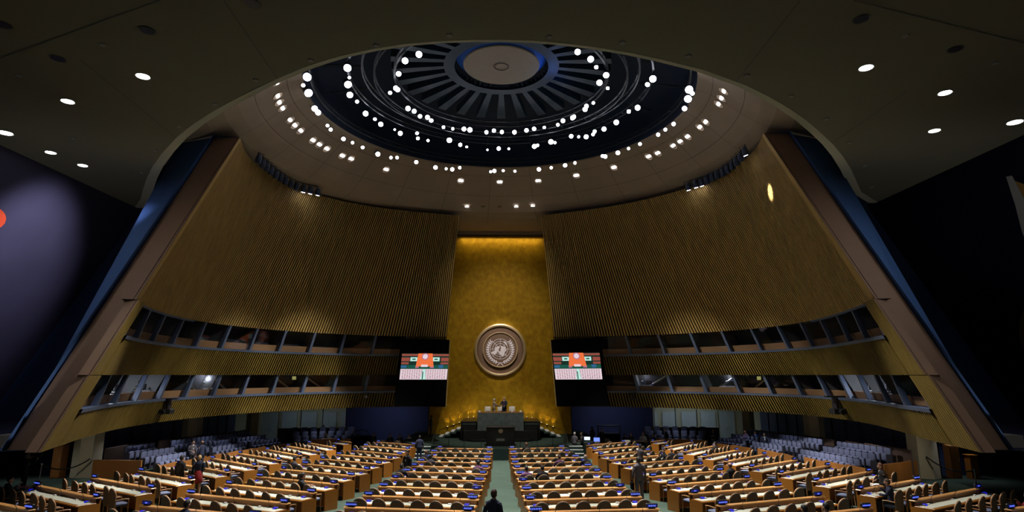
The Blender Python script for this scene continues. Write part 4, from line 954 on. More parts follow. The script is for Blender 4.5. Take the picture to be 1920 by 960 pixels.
# delegate chair (origin on the floor below the seat, facing +Y = towards its desk)
def backrest_mb(seg=18):
    b = MB(); W_, T_ = .25, .055
    outl = []
    z0, zs, zt = .30, .78, 1.04
    for k in range(seg + 1):
        a = PI * k / seg; outl.append((W_ * math.cos(a), zs + (zt - zs) * math.sin(a)))
    outl = [(W_ * .86, z0)] + outl + [(-W_ * .86, z0)]
    f_ = lambda x, z, t: (x, -.24 - .06 * (z - .3) - .16 * (1 - (x / W_) ** 2) * .35 + t, z)
    n = len(outl); cz = .68
    def lay(sc_, t): return [f_(x * sc_, cz + (z - cz) * sc_, t) for x, z in outl]
    L_ = [lay(.9, T_ * 1.0), lay(1, T_ * .7), lay(1, 0), lay(.9, -.02)]
    vs = [v for l in L_ for v in l]; fs = []; mi = []
    for j in range(3):
        for k in range(n): q = (k + 1) % n; fs.append((j * n + k, j * n + q, (j + 1) * n + q, (j + 1) * n + k))
    ca = len(vs); vs.append(f_(0, cz, T_)); cb = len(vs); vs.append(f_(0, cz, -.03))
    fs += [(ca, k, (k + 1) % n) for k in range(n)] + [(cb, 3 * n + k, 3 * n + (k + 1) % n) for k in range(n)]
    b.add(vs, fs)
    b.mi[n:2 * n] = [1] * n
    return b
chair = empty('delegate_chair', (0, 0, -50), 0, 'x', 'chair')
backrest_mb().build('backrest', [M_CHAIR, M_CHW], chair, smooth=True)
b = MB(); b.box((0, 0, .45), (.47, .46, .10), bev=.04); b.build('seat', M_SEATC, chair, smooth=True)
legs = [(-.21, .2), (.21, .2), (-.21, -.22), (.21, -.22)]
for (x, y) in legs:
    b = MB(); b.tube([(x * 1.08, y * 1.1, 0), (x, y, .42)], [.014, .022], 6); b.build('leg', M_CHW, chair)
for s in (-1, 1):
    b = MB(); b.tube([(s * .25, -.26, .62), (s * .275, .0, .645), (s * .27, .17, .63), (s * .24, .2, .42)], [.02, .022, .022, .018], 6); b.build('armrest', M_CHW, chair)
freeze(chair)
# the same chair in one mesh for places too small in the photograph to show its parts
b = backrest_mb(10); b.mi = [0 if m_ == 0 else 1 for m_ in b.mi]
b.box((0, 0, .45), (.47, .46, .10), mi=2)
for (x, y) in legs: b.tube([(x * 1.08, y * 1.1, 0), (x, y, .42)], [.014, .022], 4, mi=1)
for s in (-1, 1): b.tube([(s * .25, -.26, .62), (s * .27, .17, .63), (s * .24, .2, .42)], .02, 4, mi=1)
chair_me = b.mesh('delegate_chair', [M_CHAIR, M_CHW, M_SEATC]); chair_vf = (list(b.v), list(b.f), list(b.mi))
# nameplate (blue lit sign) prototypes with four lengths of illegible lettering
plates = []
for v_, pat in enumerate([(.05, .05, .04, .05), (.04, .05, .05, .03, .05, .04), (.05, .03), (.04, .04, .05, .04, .03, .05, .04)]):
    pr_ = empty('nameplate', (0, 0, -50), 0, 'x', 'nameplate')
    b = MB(); b.box((0, 0, .085), (.36, .07, .13), bev=.012); b.box((0, 0, .01), (.2, .1, .02)); b.build('housing', M_BLK, pr_)
    b = MB(); b.box((0, -.037, .085), (.30, .008, .075)); dsp = b.build('display', M_LED, pr_)
    b = MB(); tot = sum(pat) + .012 * (len(pat) - 1); x = -tot / 2
    for ww in pat: b.box((x + ww / 2, -.044, .085), (ww * .8, .006, .035)); x += ww + .012
    b.build('lettering', M_LEDT, dsp); freeze(pr_); plates.append(pr_)
allchairs = []; deskn = 0
SEATPOS = {}
for blk, runs in RUNS.items():
    for ri, (x0_, y0_, x1_, y1_) in enumerate(runs):
        a, c = Vector((x0_, y0_)), Vector((x1_, y1_)); L_ = (c - a).length; ang = math.atan2(c.y - a.y, c.x - a.x)
        m_ = (a + c) / 2; zf = fz(m_.y); slope = -math.atan(FS * math.sin(ang)) 
        rows = '%s desk row from the podium, %s block' % (ORD[ri], blk)
        r = empty('delegate_desk', (m_.x, m_.y, zf), ang, 'orange oak desk with pale inlay, ' + rows, 'desk', 'delegate desks in the %s block' % blk)
        r.rotation_euler = (0, math.atan(FS * math.sin(ang)), ang)
        h2 = L_ / 2
        b = MB(); b.box((0, -.01, .905), (L_, .20, .04), bev=.01); b.build('ledge', M_LEDGE, r)
        b = MB(); b.box((0, .06, .445), (L_ - .06, .04, .87)); b.build('front_panel', M_WOOD, r)
        b = MB(); b.box((0, -.36, .735), (L_, .60, .05), bev=.01); tp = b.build('desktop', M_WOOD, r)
        b = MB(); b.box((0, -.335, .765), (L_ - .10, .46, .012)); b.build('inlay', M_TOP, tp)
        for sx in (-1, 1):
            b = MB(); b.box((sx * (h2 - .025), -.28, .36), (.05, .62, .72)); b.build('end_panel', M_WOOD, r)
        b = MB(); b.box((0, -.08, .83), (L_ - .1, .03, .11)); b.build('riser', M_WOODD, r)
        far = m_.y > 33
        nc = 2 if L_ < 3 else 6
        b = MB()
        for sx in (-1, 1):
            xx = sx * (h2 - .34)
            b = MB(); b.box((xx, -.22, .79), (.17, .12, .045), bev=.01); dv = b.build('voting_console', M_BLK, r)
            b = MB(); b.box((xx, -.225, .815), (.15, .09, .012)); b.box((xx, -.283, .79), (.14, .006, .03)); b.build('blue_keypad', M_LEDB, dv)
            if not (L_ < 3 and sx > 0):
                pl_ = plates[(deskn * 2 + (sx > 0) * 1 + ri) % 4]
                px_ = Vector((m_.x, m_.y)) + Vector((math.cos(ang), math.sin(ang))) * (sx * (h2 - .22))
                side = 'left' if sx < 0 else 'right'
                dup(pl_, (px_.x, px_.y, fz(px_.y) + .925), ang * .75, 'blue lit nameplate at the %s end, %s' % (side, rows), 'blue nameplates on the desks')
        deskn += 1
        if nc > 2:
            for k in range(3):
                xx = -h2 + L_ * (k + .5) / 3 + .1
                b = MB(); b.box((xx, -.15, .785), (.09, .07, .03)); b.tube([(xx, -.15, .79), (xx, -.16, .95), (xx + .01, -.24, 1.06)], .008, 4); b.build('microphone', M_BLK, r)
            for k in range(3):
                b = MB(); xx = -h2 + L_ * (k + .5) / 3 - .25; b.box((xx, -.2, .785), (.12, .08, .03)); b.build('earphone_box', M_PAPER, r)
        for k in range(nc):
            u = -h2 + L_ * (k + .5) / nc if nc > 2 else -h2 + .5 + .7 * k
            jit = random.uniform(-.05, .05); dd_ = -.80 - random.uniform(0, .10)
            if k == (nc - 1 if blk.startswith('left') else 0) and blk.split()[1] in ('middle', 'outer'): dd_ -= .05
            d = Vector((math.cos(ang), math.sin(ang))); nn = Vector((-math.sin(ang), math.cos(ang)))
            p = Vector((m_.x, m_.y)) + d * (u + jit) + nn * dd_
            allchairs.append((p.x, p.y, ang + random.uniform(-.12, .12), '%s chair from the left, %s' % (ORD[k], rows), blk))
            SEATPOS[(blk, ri, k)] = (p.x, p.y, ang)
allchairs.sort(key=lambda q: q[0] ** 2 + q[1] ** 2)
for i, (x, y, a, lb, blk) in enumerate(allchairs):
    if i >= 310: break
    lab = 'taupe ' + lb
    if i < 170: dup(chair, (x, y, fz(y)), a, lab, 'delegate chairs in the %s block' % blk)
    else:
        o = bpy.data.objects.new('delegate_chair', chair_me); COL.objects.link(o); o.location = (x, y, fz(y)); o.rotation_euler = (0, 0, a)
        tag(o, lab, 'chair', 'delegate chairs in the %s block' % blk)
b = MB()
for (x, y, a, lb, blk) in allchairs[310:]:
    cs, sn = math.cos(a), math.sin(a); n0 = len(b.v)
    b.v += [(x + vx * cs - vy * sn, y + vx * sn + vy * cs, fz(y) + vz) for vx, vy, vz in chair_vf[0]]; b.f += [tuple(n0 + i for i in f_) for f_ in chair_vf[1]]; b.mi += chair_vf[2]
if b.v: tag(b.build('delegate_chairs', [M_CHAIR, M_CHW, M_SEATC]), 'taupe delegate chairs at the desk rows farthest from the camera', 'chairs', None, 'stuff')
# ================================================================== PEOPLE
def skin_mesh(name, V, Eg, R, root=0, sub=1, m=None):
    me = bpy.data.meshes.new(name); me.from_pydata([Vector(v) for v in V], Eg, []); o = bpy.data.objects.new(name, me); COL.objects.link(o)
    mo = o.modifiers.new('s', 'SKIN'); mo.branch_smoothing = .6; mo.use_smooth_shade = True
    for i, sv in enumerate(me.skin_vertices[0].data):
        r = R[i]; sv.radius = r if hasattr(r, '__len__') else (r, r); sv.use_root = (i == root)
    if sub: su = o.modifiers.new('u', 'SUBSURF'); su.levels = sub; su.render_levels = sub
    dg = bpy.context.evaluated_depsgraph_get(); out = bpy.data.meshes.new_from_object(o.evaluated_get(dg)); out.name = name
    bpy.data.objects.remove(o); bpy.data.meshes.remove(me)
    for p in out.polygons: p.use_smooth = True
    out.materials.clear()
    for x in (m or []): out.materials.append(x)
    return out
def cloth(n, c): return mat('cloth_' + n, c, .9, noise=.1, nscale=20)
SKINS = {'light': mat('skin_light', (.50, .28, .19), .6), 'dark': mat('skin_dark', (.13, .065, .035), .55), 'mid': mat('skin_mid', (.32, .17, .10), .6)}
HAIRS = {'black': mat('hair_black', (.012, .010, .010), .6), 'brown': mat('hair_brown', (.07, .035, .018), .6), 'blond': mat('hair_blond', (.50, .33, .16), .6), 'grey': mat('hair_grey', (.5, .48, .45), .7), 'red': mat('hair_red', (.16, .06, .03), .6)}
M_EYE = mat('eye_dark', (.02, .015, .012), .3); M_LIPS = mat('lips', (.30, .10, .08), .5)
def head_verts(x, y, z, tilt=0.):
    # neck base, neck, jaw, skull, crown, nose tip, ears ; face looks along +Y
    return [(x, y - .02, z - .20), (x, y - .01, z - .13), (x, y + .015, z - .07), (x, y + .010, z + .005)]
HEAD_R = [(.066, .066), (.056, .060), (.055, .062), (.05, .06)]
HEAD_E = [(0, 1), (1, 2), (2, 3)]
def head_pt(a, ph, sc_=1.0, th=0.):
    dx, dy, dz = math.cos(ph) * math.cos(a), math.cos(ph) * math.sin(a), math.sin(ph)
    x, y, z = (.076 + th) * dx, (.097 + th) * dy, (.120 + th) * dz
    if dz < 0:
        x *= 1 - .30 * (-dz) ** 1.3; y *= (1 - .10 * (-dz)) if dy > 0 else (1 - .38 * (-dz))
    if dy > 0: y += .024 * math.exp(-(dx / .15) ** 2 - ((dz + .16) / .17) ** 2) + .006 * math.exp(-(dx / .3) ** 2 - ((dz + .72) / .15) ** 2) - .006 * (math.exp(-((abs(dx) - .38) / .14) ** 2 - ((dz - .08) / .12) ** 2))
    return x, y, z
def head_mb(c, n=28, m=20):
    b = MB(); vs = []; fs = []
    for j in range(m + 1):
        ph = -PI / 2 + PI * j / m
        for k in range(n): x, y, z = head_pt(2 * PI * k / n, ph); vs.append((c[0] + x, c[1] + y, c[2] + z))
    for j in range(m):
        for k in range(n): fs.append((j * n + k, j * n + (k + 1) % n, (j + 1) * n + (k + 1) % n, (j + 1) * n + k))
    b.add(vs, fs)
    for s_ in (-1, 1): b.ell((c[0] + s_ * .078, c[1] - .005, c[2] - .005), (.014, .022, .032), 8, 6)
    return b
def join_mesh(me, b):
    bm = bmesh.new(); bm.from_mesh(me); vs = [bm.verts.new(v) for v in b.v]
    for f_ in b.f:
        if len(set(f_)) > 2:
            try: bm.faces.new([vs[i] for i in f_]).smooth = True
            except ValueError: pass
    bm.to_mesh(me); bm.free(); return me
def person_proto(name, pelvis, spine, chest, head, sh, el, wr, hip, kn, an, toe, skirt=False, longhair=False, bald=False, tie=False):
    """joints are given for the right side (x > 0) as lists [right, left]"""
    V = [pelvis, spine, chest]; R = [(.13, .10), (.115, .09), (.15, .10)]; Eg = [(0, 1), (1, 2)]
    def add(v, r, p): V.append(v); R.append(r); Eg.append((p, len(V) - 1)); return len(V) - 1
    hv = head_verts(*head); base = len(V); V += hv; R += HEAD_R; Eg += [(2, base)] + [(a + base, c + base) for a, c in HEAD_E]
    TV, TR, TE = [pelvis, spine, chest, tuple(Vector(chest) + Vector((0, 0, .09)))], [(.16, .125), (.145, .115), (.175, .125), (.09, .08)], [(0, 1), (1, 2), (2, 3)]
    def tadd(v, r, p): TV.append(v); TR.append(r); TE.append((p, len(TV) - 1)); return len(TV) - 1
    LV, LR, LE = [pelvis], [(.155, .12)], []
    def ladd(v, r, p): LV.append(v); LR.append(r); LE.append((p, len(LV) - 1)); return len(LV) - 1
    for i in (0, 1):
        s = 1 if i == 0 else -1
        a = add(sh[i], .05, 2); a = add(el[i], .038, a); a = add(wr[i], (.026, .03), a)
        e, w_ = Vector(el[i]), Vector(wr[i]); d = (w_ - e).normalized(); sd = d.cross(Vector((0, 0, 1)) if abs(d.z) < .9 else Vector((0, 1, 0))).normalized()
        palm = w_ + d * .06; pa = add(tuple(palm), (.034, .018), a)
        dn = d.cross(sd).normalized()
        for j, ln in enumerate((.075, .085, .08, .06)):
            off = sd * ((j - 1.5) * .019); q1 = palm + d * .045 + off; q2 = q1 + d * ln * .5 + dn * .012 * s; q3 = q2 + d * ln * .4 + dn * .022 * s
            f1 = add(tuple(q1), .010, pa); f2 = add(tuple(q2), .009, f1); add(tuple(q3), .007, f2)
        t1 = w_ + d * .03 - sd * .035; t = add(tuple(t1), .011, pa); add(tuple(t1 + d * .035 - sd * .018), .009, t)
        b_ = tadd(sh[i], .072, 2); b_ = tadd(el[i], .058, b_); tadd(tuple(w_ - d * .02), .042, b_)
        a = add(hip[i], .085, 0); a = add(kn[i], .055, a); a = add(an[i], .036, a); a = add(tuple(Vector(an[i]) + Vector((0, -.02, -.05))), .03, a); add(toe[i], (.036, .025), a)
        b_ = ladd(hip[i], .105, 0); b_ = ladd(kn[i], .075, b_); ladd(tuple(Vector(an[i]) + Vector((0, 0, .0))), .062, b_)
    P = {}
    P['body'] = join_mesh(skin_mesh(name + '_body', V, Eg, R), head_mb(head))
    def loft(b, rings, n=16):
        vs = [(c[0] + rx * math.cos(2 * PI * k / n), c[1] + ry * math.sin(2 * PI * k / n), c[2]) for (c, rx, ry) in rings for k in range(n)]
        fs = [(i * n + k, i * n + (k + 1) % n, (i + 1) * n + (k + 1) % n, (i + 1) * n + k) for i in range(len(rings) - 1) for k in range(n)] + [tuple(range(n)), tuple((len(rings) - 1) * n + k for k in range(n))]
        b.add(vs, fs)
    pv, sp_, cv = Vector(pelvis), Vector(spine), Vector(chest); seated = pelvis[2] < .8
    b = MB(); up = lambda v, z: (v.x, v.y, v.z + z)
    loft(b, [(up(pv, -.02 if seated else -.12), .185, .135), (up(pv, .06), .178, .130), (up(sp_, 0), .158, .115), (up(cv, -.08), .178, .122), (up(cv, .02), .190, .125), (up(cv, .08), .188, .112), (up(cv, .115), .150, .095), (up(cv, .14), .095, .078), (up(cv, .165), .068, .066)])
    for i in (0, 1):
        A_, B_, C_ = Vector(sh[i]), Vector(el[i]), Vector(wr[i]); s_ = 1 if i == 0 else -1
        pts = [A_ + Vector((-s_ * .06, 0, .0)), A_ + Vector((-s_ * .0, 0, -.02)), A_.lerp(B_, .35), A_.lerp(B_, .75), B_ + (A_ - B_) * .05 + (C_ - B_) * .05, B_.lerp(C_, .4), B_.lerp(C_, .93)]
        b.tube(pts, [.062, .074, .066, .058, .055, .050, .043], 12)
    P['jacket'] = b.mesh(name + '_jacket', [], True)
    hx, hy, hz = head
    if skirt:
        b = MB(); px_, py_, pz_ = pelvis; b.lathe([(.13, .14), (.165, .05), (.19, -.12), (.20, -.38), (.19, -.39), (.1, -.1)], 16, (px_, py_, pz_)); P['skirt'] = b.mesh(name + '_skirt', [], True)
    else:
        b = MB(); loft(b, [(up(pv, .07), .160, .118), (up(pv, .0), .170, .125), (up(pv, -.07), .165, .125), (up(pv, -.11), .12, .10)])
        for i in (0, 1):
            A_, B_, C_ = Vector(hip[i]), Vector(kn[i]), Vector(an[i]) + Vector((0, 0, -.02))
            b.tube([A_ + (A_ - B_) * .08, A_.lerp(B_, .15), A_.lerp(B_, .6), A_.lerp(B_, .92), B_ + (C_ - B_) * .06, B_.lerp(C_, .35), B_.lerp(C_, .7), C_], [.085, .098, .082, .068, .066, .064, .056, .058], 12)
        P['trousers'] = b.mesh(name + '_trousers', [], True)
    # shoes
    b = MB()
    for i in (0, 1):
        m_ = (Vector(an[i]) + Vector((0, -.03, -.05)) + Vector(toe[i])) / 2; b.ell((m_.x, m_.y + .01, m_.z), (.05, .14, .045), 10, 6)
    P['shoes'] = b.mesh(name + '_shoes', [], True)
    # hair cap, eyes, mouth
    b = MB()
    n, m_ = 28, 12; vs = []; fs = []
    for j in range(m_ + 1):
        for k in range(n):
            a = 2 * PI * k / n; yy = math.sin(a)
            lim = (.12 + .50 * yy ** 1.5) if yy > 0 else (.12 - .95 * (-yy) ** .8)
            top_ = PI / 2 if not bald else max(lim + .02, .42)
            ph = top_ + (lim - top_) * j / m_; th = .013 * (1 - (j / m_) ** 6) + .002 + .003 * math.sin(k * 2.3 + j)
            x, y, z = head_pt(a, ph, 1, th); vs.append((hx + x, hy + y, hz + z))
    for j in range(m_):
        for k in range(n): fs.append((j * n + k, j * n + (k + 1) % n, (j + 1) * n + (k + 1) % n, (j + 1) * n + k))
    b.add(vs, fs)
    if longhair: b.ell((hx, hy - .045, hz - .07), (.085, .06, .15), 12, 8); b.ell((hx, hy - .05, hz - .2), (.06, .04, .08), 10, 6)
    P['hair'] = b.mesh(name + '_hair', [], True)
    b = MB()
    for s in (-1, 1): b.ell((hx + s * .031, hy + .084, hz + .010), (.013, .010, .007), 8, 5); b.ell((hx + s * .032, hy + .090, hz + .032), (.018, .006, .004), 8, 4)
    P['eyes'] = b.mesh(name + '_eyes', [M_EYE], True)
    b = MB(); b.ell((hx, hy + .083, hz - .062), (.022, .009, .006), 8, 5); P['mouth'] = b.mesh(name + '_mouth', [M_LIPS], True)
    # shirt front and tie
    cx, cy_, cz = chest
    b = MB(); b.add([(cx - .05, cy_ + .100, cz + .12), (cx + .05, cy_ + .100, cz + .12), (cx + .012, cy_ + .132, cz - .12), (cx - .012, cy_ + .132, cz - .12), (cx, cy_ + .06, cz + .15)], [(0, 1, 2, 3), (0, 4, 1)]); P['shirt_front'] = b.mesh(name + '_shirt', [])
    b = MB(); b.add([(cx - .014, cy_ + .112, cz + .12), (cx + .014, cy_ + .112, cz + .12), (cx + .02, cy_ + .145, cz - .08), (cx, cy_ + .147, cz - .12), (cx - .02, cy_ + .145, cz - .08)], [(0, 1, 2, 3, 4)]); P['tie'] = b.mesh(name + '_tie', [])
    return P
def mir(a): return [a, (-a[0], a[1], a[2])]
st_ = dict(pelvis=(0, 0, .95), spine=(0, 0, 1.14), chest=(0, 0, 1.33), head=(0, .03, 1.605), sh=mir((.175, -.01, 1.385)), hip=mir((.09, 0, .88)), kn=mir((.10, .02, .49)), an=mir((.11, -.01, .10)), toe=mir((.13, .15, .035)))
PROT = {
 'stand': person_proto('stand', el=mir((.25, -.03, 1.14)), wr=mir((.25, .05, .90)), **st_),
 'talk': person_proto('talk', el=mir((.25, -.01, 1.15)), wr=[(.14, .22, 1.10), (-.25, .04, .90)], **{**st_, 'an': [(.11, .10, .10), (-.11, -.08, .10)], 'toe': [(.13, .26, .035), (-.14, .08, .035)]}),
 'reach': person_proto('reach', el=mir((.24, .14, 1.20)), wr=[(.13, .36, 1.12), (-.12, .34, 1.10)], **st_),
 'camera': person_proto('camera', el=[(.30, .10, 1.30), (-.28, .14, 1.26)], wr=[(.16, .20, 1.52), (-.10, .34, 1.42)], **st_),
 'woman': person_proto('woman', el=mir((.23, -.02, 1.14)), wr=[(.12, .2, 1.08), (-.23, .04, .92)], skirt=True, **st_),
 'woman_long': person_proto('woman_long', el=mir((.23, -.02, 1.14)), wr=[(.12, .2, 1.08), (-.23, .04, .92)], longhair=True, **st_),
 'bald': person_proto('bald', el=mir((.25, -.03, 1.14)), wr=mir((.25, .05, .90)), bald=True, **st_),
}
se_ = dict(pelvis=(0, -.04, .58), spine=(0, -.03, .77), chest=(0, .0, .95), head=(0, .05, 1.225), sh=mir((.175, .0, 1.005)), hip=mir((.09, .0, .54)), kn=mir((.12, .40, .52)), an=mir((.13, .36, .10)), toe=mir((.14, .5, .035)))
PROT['sit'] = person_proto('sit', el=mir((.27, .12, .80)), wr=[(.14, .34, .84), (-.12, .36, .84)], **se_)
PROT['sit_talk'] = person_proto('sit_talk', el=mir((.26, .10, .80)), wr=[(.10, .30, 1.02), (-.15, .32, .82)], **se_)
PROT['sit_bald'] = person_proto('sit_bald', el=mir((.27, .12, .80)), wr=[(.14, .34, .84), (-.12, .36, .84)], bald=True, **se_)
PROT['sit_woman'] = person_proto('sit_woman', el=mir((.24, .10, .80)), wr=[(.10, .32, .80), (-.10, .33, .80)], longhair=True, **{**se_, 'kn': [(.07, .42, .60), (-.08, .40, .52)], 'an': [(-.02, .50, .22), (-.10, .38, .10)], 'toe': [(-.02, .62, .16), (-.10, .52, .035)]})
CL = {'black': (.012, .012, .016), 'navy': (.015, .02, .05), 'grey': (.10, .09, .11), 'beige': (.36, .27, .17), 'red': (.30, .02, .02), 'blue': (.03, .10, .45), 'white': (.7, .7, .7), 'purple': (.16, .07, .15), 'crimson': (.22, .02, .03), 'lav': (.28, .24, .36)}
def person(kind, p, face, label, jacket='black', trousers='black', hair='black', skin='light', h=1.0, tie=None, shirt=True, grp=None):
    P = PROT[kind]; r = empty('person', p, face, label, 'person', grp); r.scale = (h,) * 3
    for part, me in P.items():
        if part == 'tie' and not tie: continue
        if part == 'shirt_front' and not shirt: continue
        o = bpy.data.objects.new(part, me); COL.objects.link(o); o.parent = r
        if part == 'body':
            m_ = SKINS[skin]
        elif part in ('eyes', 'mouth'): continue
        else:
            m_ = {'jacket': lambda: cloth(jacket, CL[jacket]), 'trousers': lambda: cloth(trousers, CL[trousers]), 'skirt': lambda: cloth(trousers, CL[trousers]), 'shoes': lambda: M_BLK,
                  'hair': lambda: HAIRS[hair], 'shirt_front': lambda: cloth('white', CL['white']), 'tie': lambda: cloth(tie, CL[tie])}[part]()
        if not me.materials: me.materials.append(m_)
        o.material_slots[0].link = 'OBJECT'; o.material_slots[0].material = m_
    return r
D = math.radians
def stand(px_, py_, face, label, **k):
    kind = k.pop('kind', 'stand'); top = k.pop('top', 1.74); p = at_F(px_, py_, top * k.get('h', 1.0)); return person(kind, (p.x, p.y, fz(p.y)), D(face), label, **k)
# standing, head tops given in the photograph's pixels (facing: 0 = towards the podium, 180 = towards the camera)
person('stand', (-.17, 17.2, fz(17.2)), D(-25), 'young man in dark suit standing in the centre aisle, seen from behind', jacket='navy', trousers='navy', hair='brown', h=1.03)
p2 = stand(1197, 856, 8, 'man in grey suit walking down the right aisle with a dark bag', jacket='grey', trousers='grey', skin='dark', h=1.04)
b = MB(); b.box((0, 0, -.17), (.10, .36, .30), bev=.02); bag = b.build('shoulder_bag', M_BLKF); hn = MB(); hn.tube([(0, -.09, -.03), (0, -.06, .06), (0, .06, .06), (0, .09, -.03)], .012, 5); hn.build('handle', M_BLKF, bag)
bag.location = (p2.location.x - .30, p2.location.y + .03, p2.location.z + .82); tag(bag, 'black bag held by the grey-suited man in the right aisle', 'bag')
stand(341, 853, -20, 'man in dark jacket with his back to us between left desks', jacket='black', hair='black', kind='talk', h=1.02)
stand(375, 853, 20, 'blond woman in dark jacket and red skirt between the left desks', kind='woman', jacket='navy', trousers='red', hair='blond')
stand(362, 825, -120, 'man in grey-brown suit talking near the left side seats', kind='talk', jacket='grey', trousers='black', hair='black', shirt=True)
stand(380, 826, 60, 'balding man in dark suit standing beside the left side seats', kind='bald', jacket='navy', trousers='navy', hair='brown', skin='mid')
stand(787, 816, 5, 'man in dark blue suit by the left stage steps, back to us', jacket='navy', trousers='navy', hair='black')
stand(764, 843, 150, 'woman with long dark hair standing in the left aisle', kind='woman_long', jacket='black', hair='black')
stand(1077, 810, -40, 'grey-haired man talking at the right stage steps', kind='talk', jacket='grey', hair='grey')
stand(1091, 810, 70, 'tall man in dark suit talking at the right stage steps', kind='talk', jacket='black', hair='black', skin='mid')
stand(606, 796, -100, 'man in dark suit by the far left seats, turned to a colleague', kind='talk', jacket='black')
stand(636, 793, 160, 'person in dark suit by the far left seats, near the blue wall', kind='talk', jacket='black', hair='brown')
stand(1432, 811, 175, 'man in dark suit facing us before the right side seats', jacket='navy', trousers='navy', hair='black', skin='mid', tie='white', shirt=True)
stand(1652, 874, 70, 'woman in black with reddish hair leaning at a right outer desk', kind='woman_long', jacket='black', hair='red', top=1.62)
pc = stand(52, 850, -75, 'photographer in black with grey shirt shouldering a camera at the far left', kind='camera', jacket='black', hair='grey')
for nm, px_, py_, f_, lb in (('a', 823, 769, -90, 'person in black standing at the left end of the stage'), ):
    p = at_z(px_, 805, SZ); person('stand', (p.x, 51.8, SZ), D(f_), lb, jacket='black', hair='black', skin='dark')
person('stand', (7.9, 53.0, fz(53)), D(120), 'man in black standing before the blue wall right of the gilded panel', jacket='black', hair='black', skin='dark', h=1.05)
dz_ = SZ + 1.44
person('reach', (-.50, 50.1, dz_), D(-70), 'person in beige suit at the marble desk turned to a colleague', jacket='beige', trousers='beige', hair='grey', skin='mid', h=1.0)
person('reach', (.34, 50.1, dz_), D(100 + 60), 'grey-haired man in dark suit and red tie behind the marble desk', jacket='navy', trousers='navy', hair='grey', skin='light', h=1.06, tie='red')
# seated at the desks: nearest chair of a run by pixel of the head
def seat_at(px_, py_, label, turn=0, **k):
    p = at_F(px_, py_, 1.30); best = min(SEATPOS.values(), key=lambda s: (s[0] - p.x) ** 2 + (s[1] - p.y) ** 2)
    kind = k.pop('kind', 'sit'); return person(kind, (best[0], best[1] + .06, fz(best[1])), best[2] + D(turn), label, **k)
seat_at(560, 856, 'man in grey suit seated in the left middle block, far rows', jacket='grey')
seat_at(553, 889, 'dark-haired man in dark suit reading in the left middle block', jacket='black', turn=-25)
seat_at(350, 937, 'dark-haired person seated in the nearest left middle rows', jacket='navy')
seat_at(792, 849, 'person with auburn hair seated facing back in left centre block', jacket='navy', hair='red', turn=30, kind='sit_talk')
seat_at(816, 853, 'person with dark hair seated beside a paper in left centre block', hair='black', jacket='grey')
seat_at(751, 875, 'man in black seated at the aisle end of the left centre block', hair='black')
seat_at(899, 870, 'person seated by the centre aisle in the left centre block', hair='black', jacket='purple')
seat_at(986, 831, 'person with reddish hair in the first row right of the aisle', hair='red', jacket='black')
seat_at(1041, 852, 'person seated in the third row of the right centre block', hair='brown', jacket='purple')
seat_at(1091, 851, 'grey-haired man seated at the right end of the right centre block', hair='grey', jacket='black', kind='sit_bald')
seat_at(1011, 875, 'man in black sitting mid-row in the right centre block', hair='black', jacket='black')
seat_at(974, 881, 'man in grey-purple jacket at the aisle end, right centre block', hair='black', jacket='purple')
seat_at(1213, 839, 'man in dark suit turned sideways in the right middle block', turn=70, kind='sit_talk', jacket='black')
seat_at(1231, 840, 'person in dark clothes chatting in the right middle block', turn=-40, kind='sit_talk', hair='red', jacket='black')
seat_at(1258, 845, 'person in black at the right end of a chatting group', turn=80, kind='sit_talk')
stand(1200, 834, -60, 'person in grey leaning over colleagues in the right middle block', kind='reach', jacket='grey', top=1.70)
seat_at(1359, 868, 'balding man in black suit seated in the right middle block', kind='sit_bald', jacket='black', hair='brown')
seat_at(1357, 830, 'dark-haired person seated in the right outer block, far rows', jacket='black', hair='black')
seat_at(1479, 940, 'black-haired person in the nearest right middle rows', jacket='black')
seat_at(1551, 948, 'black-haired person low at the frame edge, right middle block', jacket='navy')
seat_at(1662, 899, 'brown-haired man in navy resting his chin, right outer block', jacket='navy', hair='brown', kind='sit_talk', turn=20)
person('sit_talk', (14.9 + 1.6, 19.4, fz(19.4)), D(80), 'curly-haired person in dark red at the right frame edge', jacket='crimson', hair='black', skin='dark')
p = at_F(17, 897, 1.28); person('sit_talk', (p.x, p.y, fz(p.y)), D(-60), 'man in dark suit bending over his desk at the left frame edge', jacket='black', hair='black')
# people on the side seats
for (x, y, f_, k, jk, hr, lb) in [(17.6, 50.9, 150, 'sit_woman', 'black', 'black', 'woman in black seated with crossed legs at the right side seats'), (19.4, 48.6, 100, 'sit_woman', 'purple', 'red', 'woman in purple reading in the right side seats'), (19.8, 47.6, 95, 'sit_talk', 'blue', 'black', 'person in bright blue bending forward in the right side seats')]:
    person(k, (x, y, fz(y) + .35), D(f_), lb, jacket=jk, hair=hr)
"""end people"""
# ================================================================== SMALL THINGS
def ftab(x, y, w_, d_, rz, lab, m=M_WOOD, h=.75):
    r = empty('work_table', (x, y, fz(y)), rz, lab, 'table')
    b = MB(); b.box((0, 0, h - .02), (w_, d_, .04), bev=.01); b.build('tabletop', m, r)
    for sx in (-1, 1):
        for sy in (-1, 1): b = MB(); b.tube([(sx * (w_ / 2 - .06), sy * (d_ / 2 - .06), 0), (sx * (w_ / 2 - .06), sy * (d_ / 2 - .06), h - .04)], .025, 5); b.build('leg', M_BLK, r)
    return r
def loose_chair(x, y, rz, lab): dup2(x, y, rz, lab)
def dup2(x, y, rz, lab):
    o = bpy.data.objects.new('delegate_chair', chair_me); COL.objects.link(o); o.location = (x, y, fz(y)); o.rotation_euler = (0, 0, rz); tag(o, lab, 'chair'); return o
def seated(x, y, f_, lb, z=0, **k): return person(k.pop('kind', 'sit_talk'), (x, y, fz(y) + z), D(f_), lb, **k)
